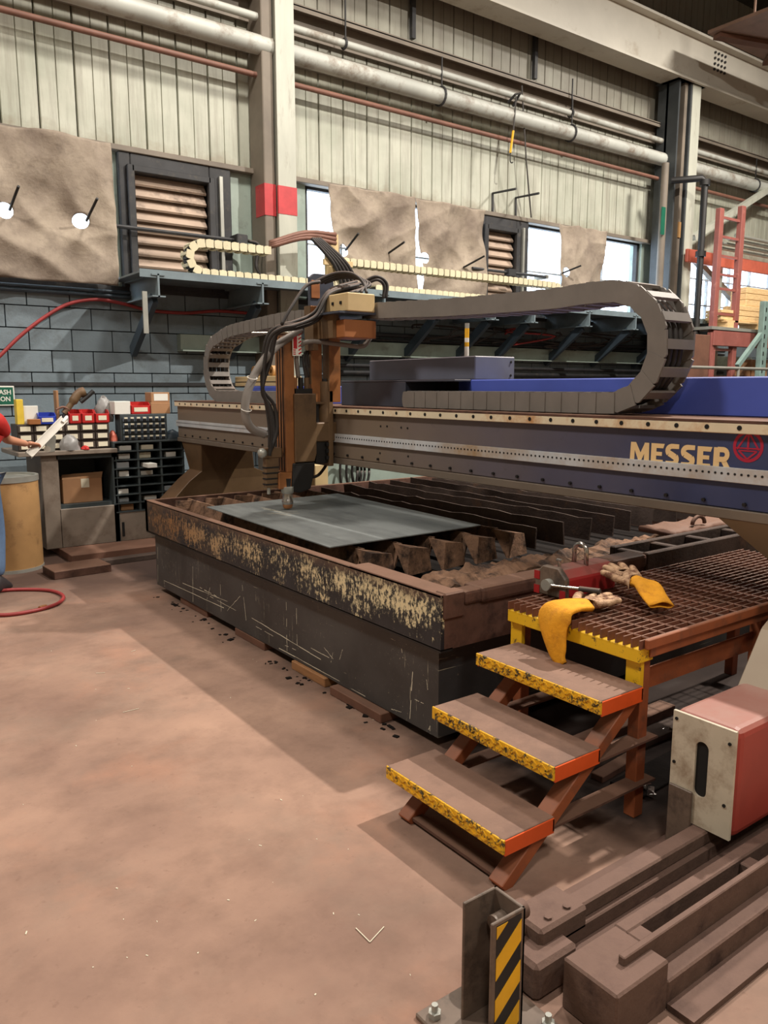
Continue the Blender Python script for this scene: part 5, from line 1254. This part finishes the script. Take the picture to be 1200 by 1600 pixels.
openbin((60, 88, 645, 662), BY+.06, .2, 'binblue', 'blue open parts bin on the bin rack', BZ)
for k, (a, c) in enumerate(((108, 127), (128, 148), (149, 171))): openbin((a, c, 640, 662), BY+.07, .2, 'binred', ('left', 'middle', 'right')[k]+' of three red open bins on the bin rack', BZ, 'red bins on the bin rack')
on('carton', (179, 204, 627, 649), BY+.05, .16, 'white', 'white carton on top of the drawer organiser', 'box', OZ)
openbin((205, 235, 628, 649), BY+.04, .18, 'binred', 'red plastic bin between the white carton and cardboard box', OZ)
on('cardboard_box', (236, 266, 629, 649), BY+.04, .2, 'card', 'small cardboard box at the right end of the organiser', 'box', OZ)
b = pbox(236, 266, 629, 649, BY+.04, .2); b3 = pbox(236, 265, 613, 629, BY+.05, .18)
o = MB().box(b3[0], b3[1], b3[2], b3[3], b[5], b3[5]).build('cardboard_box', MT['card'], bevel=.004); tag(o, 'cardboard box with a white label stacked on the small one', 'box')
MB().box(b3[0]+.03, b3[1]-.02, b3[2]-.002, b3[2], b[5]+.02, b3[5]-.015).build('label_card', MT['white'], o)
# crumpled bags: lumpy closed sheets
def bag(px, Y, label, z0, seed, mt='bag'):
    b = pbox(*px, Y, .2); cx, cz = (b[0]+b[1])/2, z0; mb = MB(); rings = []; n = 16
    for j in range(9):
        a = math.pi/2*j/8; r = math.cos(a); zz = (b[5]-z0)*math.sin(a); ring = []
        for k in range(n):
            q = 2*math.pi*k/n; d = 1+.3*mnoise.noise(Vector((math.cos(q)*1.6, math.sin(q)*1.6, j*.6+seed)))+.16*mnoise.noise(Vector((math.cos(q)*5, math.sin(q)*5, j*1.4+seed)))
            ring.append((cx+(b[1]-b[0])/2*r*d*math.cos(q), Y+.1+.055*r*d*math.sin(q), cz+zz*(1+.12*mnoise.noise(Vector((q, j, seed))))*(j > 0)))
        rings.append(ring)
    return tag(mb.loft(rings).build('plastic_bag', MT[mt], smooth=True), label, 'bag')
bag((150, 182, 620, 650), BY+.14, 'crumpled clear plastic bag behind the red bins', BZ, 1)
bag((96, 130, 680, 704), BY-.1, 'crumpled silvery bag on the bench top in front of the bins', TZB, 5)
bag((174, 188, 673, 691), BY+.02, 'orange-red rag bundle left of the drawer organiser', RZ, 8, 'rackor')
bag((262, 287, 672, 691), BY+.06, 'dark blue cloth bundle right of the drawer organiser', RZ, 3, 'shelfd')
bag((131, 144, 697, 706), BY-.1, 'small red rag at the bench front edge', TZB, 13, 'binred')
# hand tool lying across the bins
q = UY(118, 640, BY+.12)
t = thing('angle_tool', (q.x, BY+.15, BZ+.13), 'brown and black power tool lying on the red bins', 'tool')
zt_ = UY(118, 640, BY+.12).z
MB().tube(spline([UY(100, 646, BY+.12), UY(112, 630, BY+.12), UY(122, 616, BY+.12), UY(132, 612, BY+.12)], 5), [.03]*6+[.045]*6+[.05]*4, 10).build('tool_body', MT['bronze'], t, smooth=True)
MB().tube([UY(126, 628, BY+.1), UY(136, 620, BY+.1), UY(146, 611, BY+.1)], .022, 10).build('tool_handle', MT['blackm'], t, smooth=True)
MB().tube([UY(96, 660, BY+.12), UY(104, 640, BY+.12)], .02, 8).build('tool_stem', MT['darkframe'], t, smooth=True)
MB().tube(spline([UY(88, 640, BY+.1), UY(98, 636, BY+.1), UY(108, 640, BY+.1)], 5), .012, 6).build('tool_cord', MT['pipeb'], t)
thing_box('card_offcut', (88, 92, 610, 645), BY+.2, .1, 'card', 'brown card offcut standing behind the power tool', 'card', z0=BZ)
# small dark clamp at the rack end
q = UY(281, 622, BY+.2)
# eyewash sign
def text_part(body, name, x0, x1, z0, z1, Y, mt, parent):
    fc = bpy.data.curves.new('t', 'FONT'); fc.body = body; fc.offset = .02; fc.resolution_u = 3
    to = bpy.data.objects.new('t', fc); COL.objects.link(to); bpy.context.view_layer.update()
    me = bpy.data.meshes.new_from_object(to.evaluated_get(bpy.context.evaluated_depsgraph_get())); bpy.data.objects.remove(to)
    xs = [v.co.x for v in me.vertices]; ys = [v.co.y for v in me.vertices]
    vs = [(x0+(x1-x0)*(v.co.x-min(xs))/(max(xs)-min(xs)), Y, z0+(z1-z0)*(v.co.y-min(ys))/(max(ys)-min(ys))) for v in me.vertices]
    return MB().add(vs, [tuple(p.vertices) for p in me.polygons]).build(name, MT[mt], parent)
SY = 8.945
xr_ = UY(23, 618, SY).x; zt, zb2 = UY(10, 603, SY).z, UY(10, 634, SY).z; xl_ = xr_-.36
sg = thing('safety_sign', ((xl_+xr_)/2, SY, zb2), 'green and white eye wash station sign at the left edge', 'sign')
MB().box(xl_, xr_, SY, SY+.025, zb2, zt).build('backing', MT['signw'], sg, bevel=.003); MB().box(xl_+.014, xr_-.014, SY-.002, SY, zb2+.014, zt-.014).build('green_face', MT['signg'], sg)
text_part('EYE WASH', 'lettering', xl_+.03, xr_-.035, zb2+.115, zb2+.165, SY-.0035, 'signw', sg)
text_part('STATION', 'lettering', xl_+.06, xr_-.045, zb2+.045, zb2+.095, SY-.0035, 'signw', sg)
# fibre drum
dr = thing('fibre_drum', (UY(58, 800, 7.85).x-.27, 7.75, 0), 'tan fibre drum between the person and the bench', 'drum')
dx = dr.location.x
zt = UY(30, 741, 7.75).z
MB().lathe((dx, 7.75, 0), [(.265, 0), (.27, .015), (.27, zt-.04)], 28).build('barrel', MT['fibre'], dr, smooth=True); MB().lathe((dx, 7.75, 0), [(.277, zt-.05), (.277, zt), (.25, zt), (.25, zt-.02)], 28).build('rim_band', MT['galv'], dr, smooth=True)
MB().lathe((dx, 7.75, 0), [(.275, .0), (.275, .03)], 28).build('foot_band', MT['galv'], dr, smooth=True)
# pail hanging from the shelf bracket
xbr = UY(248, 470, SHY).x+.06; px_, py_ = 210, 586; pY = xbr/UY(210, 586, 1).x
q = UY(px_, 617, pY); qt = UY(px_, 578, pY)
pl_ = thing('hanging_pail', (q.x, pY, q.z), 'black pail with white handle hanging from the shelf bracket', 'pail')
h_ = qt.z-q.z; rt = .12
MB().lathe((q.x, pY, q.z), [(.095, 0), (.1, .01), (rt, h_*.72), (rt+.01, h_*.73), (rt+.012, h_*.78)], 22).build('bucket', MT['pail'], pl_, smooth=True)
MB().lathe((q.x, pY, q.z), [(rt+.01, h_*.78), (rt*.95, h_*.98), (rt*.5, h_*1.06), (.02, h_*1.08)], 22).build('lid', MT['pail'], pl_, smooth=True)
tp = UY(207, 558, pY)
MB().tube(spline([(q.x-rt, pY, q.z+h_*.9), (q.x-rt*.95, pY-.02, q.z+h_*1.2), (q.x-.06, pY-.03, tp.z), (q.x+.04, pY-.03, tp.z), (q.x+rt*.85, pY-.02, q.z+h_*1.2), (q.x+rt*.98, pY, q.z+h_*.9)], 6), .013, 8).build('handle', MT['white'], pl_, smooth='all')
MB().tube([(q.x, pY-.03, tp.z), (q.x, pY-.01, SHZ-.25-.53*(pY-SHY-.12)/(WY-.16-SHY))], .006, 6).build('hanging_wire', MT['darkframe'], pl_)
# ================================================================ storage rack at far right
RY = 7.7
def vert(px, py0, Y): return UY(px, py0, Y).x
rk = thing('pallet_rack', (UY(1140, 560, RY).x, RY, 0), 'red pallet rack with ladder frames right of the dark column', 'rack')
xa, xb = UY(1129, 330, RY).x, UY(1163, 330, RY).x
zt = UY(1129, 325, RY).z
for x in (xa, xb): MB().box(x-.06, x+.06, RY, RY+.09, 0, zt+(.12 if x == xb else 0)).build('upright', MT['rackred'], rk, bevel=.006)
for py in (342, 372, 402, 431, 453, 492, 520, 547, 575):
    z = UY(1146, py, RY).z; MB().box(xa, xb, RY+.03, RY+.06, z-.02, z+.02).build('rung', MT['rackred'], rk)
xc = UY(1112, 530, RY).x
z0 = UY(1112, 519, RY).z; MB().box(xc-.05, xc+.05, RY-.02, RY+.06, 0, z0).build('upright', MT['rackred'], rk, bevel=.006)
zsh = UY(1150, 513, RY).z
MB().box(xc-.1, xb+5, RY-.05, RY+.37, zsh-.05, zsh).build('shelf_board', MT['galv'], rk)
MB().box(xc, xb+5, RY-.04, RY, zsh-.32, zsh-.06).build('shelf_beam', MT['rackred'], rk, bevel=.01)
zor = UY(1160, 413, 8.3).z; MB().box(xa, xb+5, 8.3, 8.36, zor-.11, zor+.11).build('load_beam', MT['rackor'], rk, bevel=.01)
gx = UY(1195, 540, RY-.3).x
g_ = thing('rack_post', (gx, RY-.25, 0), 'pale green perforated rack post at the right edge', 'post')
zg = UY(1195, 470, RY-.3).z
MB().box(gx-.09, gx+.09, RY-.3, RY-.2, 0, zg).build('upright', MT['rackgr'], g_, bevel=.008)
a, b = UY(1200, 507, RY-.25), UY(1152, 572, RY-.25); MB().bar(a, b, .07, .07, (0, 1, 0)).build('diagonal_brace', MT['rackgr'], g_)
for k in range(14): MB().box(gx-.05, gx-.02, RY-.304, RY-.3, 1.0+.15*k, 1.07+.15*k).build('punched_slot', MT['hole'], g_)
# pallet with pine crates
z = zsh; p0, p1 = UY(1126, 505, RY+.1).x, UY(1230, 505, RY+.1).x
pa = thing('wood_pallet', ((p0+p1)/2, RY+.5, z), 'weathered wooden pallet on the rack shelf', 'pallet')
for k in range(3): x = p0+.05+(p1-p0-.3)*k/2; MB().box(x, x+.2, RY+.0, RY+.36, z, z+.1).build('block', MT['crate'], pa)
for k in range(3): MB().box(p0, p1, RY+.0+.13*k, RY+.1+.13*k, z+.1, z+.13).build('deck_board', MT['crate'], pa)
def crate(px, Y, dep, z0, label):
    b = pbox(*px, Y, dep); t = thing('pine_crate', ((b[0]+b[1])/2, Y, z0), label, 'crate', 'pine crates on the pallet'); h = b[5]-z0; n = 3
    for k in range(n): MB().box(b[0], b[1], Y, Y+dep, z0+h*k/n+.003, z0+h*(k+1)/n-.003).build('plank', MT['crate'], t, bevel=.006)
    return b[5]
zc = crate((1156, 1240, 481, 503), RY+.03, .33, z+.13, 'lower pine crate on the pallet')
crate((1166, 1240, 453, 480), RY+.05, .3, zc, 'upper pine crate stacked on the wider one')
crate((1127, 1150, 484, 502), RY+.04, .3, z+.13, 'small pine crate at the pallet left end')
for k in range(3):
    bx_ = pbox(1162+k*13, 1173+k*13, 562, 588, RY+.2, .3); tag(MB().box(*bx_).build('carton', MT['card'], bevel=.005), ('left', 'middle', 'right')[k]+' tan carton under the rack shelf', 'box', 'cartons under the rack shelf')
zz_ = pbox(1162, 1190, 562, 588, RY+.2, .4)[4]; tag(MB().box(xc+.1, xb+4, RY+.1, RY+.6, zz_-.06, zz_).build('lower_shelf_board', MT['woodr']), 'dark lower shelf board of the rack', 'shelf')
for k in range(4):
    z = zor+.2+.07*k; tag(MB().tube([(xb+.1+.1*k, 8.25-.06*k, z), (xb+4, 8.25-.06*k, z)], .03, 8).build('conduit_length', MT['galv']), ('lowest', 'second', 'third', 'topmost')[k]+' steel tube in the bundle above the orange rack beam', 'tube', 'tubes above the orange beam')
# dark cupboard between loop and rack
b = pbox(1064, 1108, 522, 590, 7.4, .5); tag(MB().box(b[0], b[1], b[2], b[3], 0, b[5]).build('cupboard', MT['woodr'], bevel=.006), 'dark brown cupboard behind the energy chain loop', 'cupboard')
b = pbox(1068, 1106, 500, 522, 7.9, .4)
# guard rail
z = UY(1130, 575, 7.2).z; a, b = UY(1066, 575, 7.2), UY(1230, 575, 7.2)
gr = thing('guard_rail', (a.x, 7.2, 0), 'thin grey guard rail in front of the rack', 'rail')
MB().tube([(a.x, 7.2, z), (b.x, 7.2, z)], .025, 8).build('top_tube', MT['galv'], gr, smooth=True)
for x in (a.x+.02, (a.x+b.x)/2, b.x): MB().tube([(x, 7.2, 0), (x, 7.2, z)], .025, 8).build('post', MT['galv'], gr, smooth=True)
# diagonal braces of the far bay
a, b = UY(1210, 290, 8.6), UY(1082, 372, 8.6); tag(MB().bar(a, b, .1, .12, (0, 1, 0)).build('wall_brace', MT['cream']), 'cream diagonal brace rising right of the dark column', 'brace')
a, b = UY(1080, 400, 8.6), UY(1152, 474, 8.6); tag(MB().bar(a, b, .1, .1, (0, 1, 0)).build('wall_brace', MT['bench']), 'taupe diagonal brace falling across the right window', 'brace')
x = UY(1119, 480, 8.5).x; tag(MB().box(x-.07, x+.07, 8.45, 8.55, 1.0, UY(1119, 400, 8.5).z).build('stub_post', MT['galv']), 'short grey post behind the rack ladder', 'post')

# ================================================================ person at the left edge
def skin_mesh(name, pts, edges, rad, mt, parent, org, root=0, lv=2):
    me = bpy.data.meshes.new(name); me.from_pydata([Vector(p)-Vector(org) for p in pts], edges, []); o = bpy.data.objects.new(name, me); COL.objects.link(o); o.parent = parent
    o.modifiers.new('skin', 'SKIN').use_smooth_shade = True
    for i, q in enumerate(me.skin_vertices[0].data): q.radius = rad[i] if isinstance(rad[i], tuple) else (rad[i], rad[i]); q.use_root = (i == root)
    s_ = o.modifiers.new('sub', 'SUBSURF'); s_.levels = lv; s_.render_levels = lv; me.materials.append(mt); return o
PXc, PYc = 1.06, 6.95
ps = thing('person', (PXc, PYc, 0), 'person in red shirt and blue jeans reaching towards the bench', 'person')
org = ps.location
fw = Vector((.55, .83, 0)).normalized(); sdv = Vector((fw.y, -fw.x, 0))   # facing, right-hand side
def pp_(f, s_, z): return Vector((PXc, PYc, 0))+fw*f+sdv*s_+Vector((0, 0, z))
# body: pelvis root, spine, head, arms, legs as one skinned figure
hand_t = UY(50, 693, 7.45); elb = UY(12, 682, 7.2)
V = [pp_(0, 0, .95), pp_(.03, 0, 1.12), pp_(.06, 0, 1.32), pp_(.08, 0, 1.43), pp_(.10, 0, 1.50), pp_(.12, 0, 1.57),
     pp_(0, .09, .88), pp_(.04, .11, .49), pp_(-.02, .12, .09), pp_(.13, .13, .04),
     pp_(0, -.09, .88), pp_(.16, -.11, .49), pp_(.12, -.12, .09), pp_(.27, -.13, .04),
     pp_(.07, .19, 1.39), elb+Vector((-.02, -.02, -.02)), hand_t+Vector((-.05, -.05, .0)),
     pp_(.07, -.19, 1.39), pp_(.10, -.26, 1.12), pp_(.3, -.2, 1.10)]
Ed = [(0, 1), (1, 2), (2, 3), (3, 4), (4, 5), (0, 6), (6, 7), (7, 8), (8, 9), (0, 10), (10, 11), (11, 12), (12, 13), (3, 14), (14, 15), (15, 16), (3, 17), (17, 18), (18, 19)]
Rd = [(.15, .11), (.145, .10), (.16, .11), (.10, .08), .055, .06, .085, .06, .036, .024, .085, .06, .036, .024, .055, .042, .028, .055, .042, .028]
skin_mesh('body', V, Ed, Rd, MT['skin'], ps, org)
def inf(idx, k): return [tuple(c*k if i is None else c+k for i, c in enumerate(Rd[j] if isinstance(Rd[j], tuple) else (Rd[j], Rd[j]))) for j in idx]
# shirt: torso and short sleeves
sl1 = V[14].lerp(V[15], .75); sl2 = V[17].lerp(V[18], .75)
skin_mesh('shirt', [pp_(0, 0, .88), V[1], V[2], V[3], V[14], sl1, V[17], sl2], [(0, 1), (1, 2), (2, 3), (3, 4), (4, 5), (3, 6), (6, 7)], [(.185, .14), (.18, .135), (.185, .13), (.115, .1), .075, .068, .075, .068], MT['shirt'], ps, org, 1)
skin_mesh('jeans', [pp_(0, 0, .93), V[6], V[7], pp_(-.02, .12, .12), V[10], V[11], pp_(.12, -.12, .12)], [(0, 1), (1, 2), (2, 3), (0, 4), (4, 5), (5, 6)], [(.165, .12), .105, .082, .07, .105, .082, .07], MT['jeans'], ps, org)
for f, s_ in ((-.02, .12), (.12, -.12)):
    a = pp_(f-.06, s_, .05); b = pp_(f+.2, s_*1.05, .035); d = (b-a)
    MB().loft([[a+d*t+Vector((-d.y, d.x, 0)).normalized()*(w_*math.cos(q))+Vector((0, 0, -.05+h*.5+h*.5*math.sin(q) if True else 0)) for q in [2*math.pi*k/14 for k in range(14)]] for t, w_, h in ((0, .04, .13), (.15, .052, .17), (.42, .052, .14), (.75, .054, .085), (.95, .04, .055), (1.02, .02, .03))]).build('shoe', MT['shoe'], ps, smooth='all')
# right hand with five fingers closed on the bracket
hp = hand_t; hd = (hand_t-V[15]).normalized(); hs = hd.cross(Vector((0, 0, 1))).normalized(); hu = hs.cross(hd)
HV = [hp-hd*.05, hp, hp+hd*.03]; HE = [(0, 1), (1, 2)]; HR = [(.026, .02), (.034, .018), (.036, .017)]
for i, (s_, L) in enumerate(((-.03, .066), (-.01, .075), (.011, .07), (.03, .055))):
    HV += [hp+hd*.055+hs*s_, hp+hd*(.055+L*.45)+hs*s_-hu*.012, hp+hd*(.055+L*.55)+hs*s_-hu*.04]; k = len(HV); HE += [(2, k-3), (k-3, k-2), (k-2, k-1)]; HR += [.0095, .0088, .0078]
HV += [hp-hs*.035-hu*.01, hp+hd*.03-hs*.05-hu*.025, hp+hd*.05-hs*.045-hu*.045]; k = len(HV); HE += [(1, k-3), (k-3, k-2), (k-2, k-1)]; HR += [.012, .0105, .009]
skin_mesh('hand', HV, HE, HR, MT['skin'], ps, org, 1)
lh = V[19]; HV = [lh-fw*.03, lh+fw*.02, lh+fw*.05]; HE = [(0, 1), (1, 2)]; HR = [(.026, .02), (.034, .018), (.036, .017)]
for i, (s_, L) in enumerate(((-.03, .06), (-.01, .075), (.011, .07), (.03, .066))):
    HV += [lh+fw*.07+sdv*s_, lh+fw*(.07+L*.5)+sdv*s_-Vector((0, 0, .01)), lh+fw*(.07+L*.85)+sdv*s_-Vector((0, 0, .03))]; k = len(HV); HE += [(2, k-3), (k-3, k-2), (k-2, k-1)]; HR += [.0095, .0088, .0078]
HV += [lh+sdv*.04, lh+fw*.04+sdv*.06-Vector((0, 0, .01)), lh+fw*.07+sdv*.06-Vector((0, 0, .02))]; k = len(HV); HE += [(1, k-3), (k-3, k-2), (k-2, k-1)]; HR += [.012, .0105, .009]
skin_mesh('hand', HV, HE, HR, MT['skin'], ps, org, 1)
# head
hc = pp_(.15, 0, 1.66)
MB().loft([[hc+fw*(f*math.cos(q)+fo)+sdv*(w_*math.sin(q))+Vector((0, 0, z)) for q in [2*math.pi*k/18 for k in range(18)]] for f, w_, fo, z in ((.03, .03, .03, -.118), (.06, .05, .03, -.105), (.08, .064, .018, -.06), (.093, .072, .005, -.01), (.098, .077, 0, .04), (.09, .072, -.005, .085), (.06, .05, -.005, .112), (.015, .012, -.005, .122))]).build('head', MT['skin'], ps, smooth='all')
MB().loft([[hc+fw*(f*math.cos(q)+fo)+sdv*(w_*math.sin(q))+Vector((0, 0, z)) for q in [2*math.pi*k/18 for k in range(18)]] for f, w_, fo, z in ((.085, .079, -.028, -.03), (.1, .083, -.02, .03), (.1, .08, -.01, .075), (.075, .06, -.006, .115), (.02, .016, -.006, .132))]).build('hair', MT['hair'], ps, smooth='all')
MB().loft([[hc+fw*(.085+f*math.cos(q))+sdv*(w_*math.sin(q))+Vector((0, 0, z)) for q in [2*math.pi*k/8 for k in range(8)]] for f, w_, z in ((.012, .006, .02), (.022, .012, -.01), (.026, .017, -.03), (.012, .012, -.042))]).build('nose', MT['skin'], ps, smooth='all')
MB().tube(spline([hc+fw*.088+sdv*.026+Vector((0, 0, -.068)), hc+fw*.1+Vector((0, 0, -.066)), hc+fw*.088-sdv*.026+Vector((0, 0, -.068))], 4), .006, 6).build('mouth', MT['signr'], ps)
for s_ in (-1, 1):
    MB().ball(hc+fw*.082+sdv*.031*s_+Vector((0, 0, .012)), .012, 8, 6).build('eye', MT['eye'], ps, smooth='all'); MB().ball(hc+fw*.092+sdv*.031*s_+Vector((0, 0, .012)), .006, 8, 6).build('pupil', MT['hole'], ps)
    MB().ball(hc-fw*.005+sdv*.078*s_, .028, 8, 6, (.5, .5, 1)).build('ear', MT['skin'], ps, smooth='all')
# metal bracket in the hand
mb_ = thing('metal_bracket', UY(75, 682, 7.5), 'pale metal channel bracket with lever held over the bench', 'bracket')
a, b = UY(45, 711, 7.47), UY(100, 655, 7.6)
d = (b-a).normalized()
MB().bar(a, b, .064, .012, (0, -1, .4)).build('channel_web', MT['alum'], mb_, bevel=.002)
for s_ in (-1, 1):
    o_ = d.cross(Vector((0, -1, .4)).normalized()).normalized()*(.032*s_); MB().bar(a+o_, b+o_, .008, .05, (0, -1, .4)).build('channel_flange', MT['alum'], mb_)
c1_ = UY(80, 692, 7.56); MB().prism([(UY(x, y, 7.56).x, UY(x, y, 7.56).z) for x, y in ((70, 690), (82, 676), (88, 682), (86, 706), (74, 708))], 'y', 7.56, 7.59).build('lever_plate', MT['galv'], mb_, bevel=.004)
MB().cyl(UY(74, 702, 7.55), UY(74, 702, 7.6), .03, 14).build('pivot', MT['alum'], mb_, smooth=True)
MB().tube([UY(98, 660, 7.58), UY(104, 652, 7.6), UY(104, 662, 7.62)], .018, 8).build('wire_tag', MT['white'], mb_)
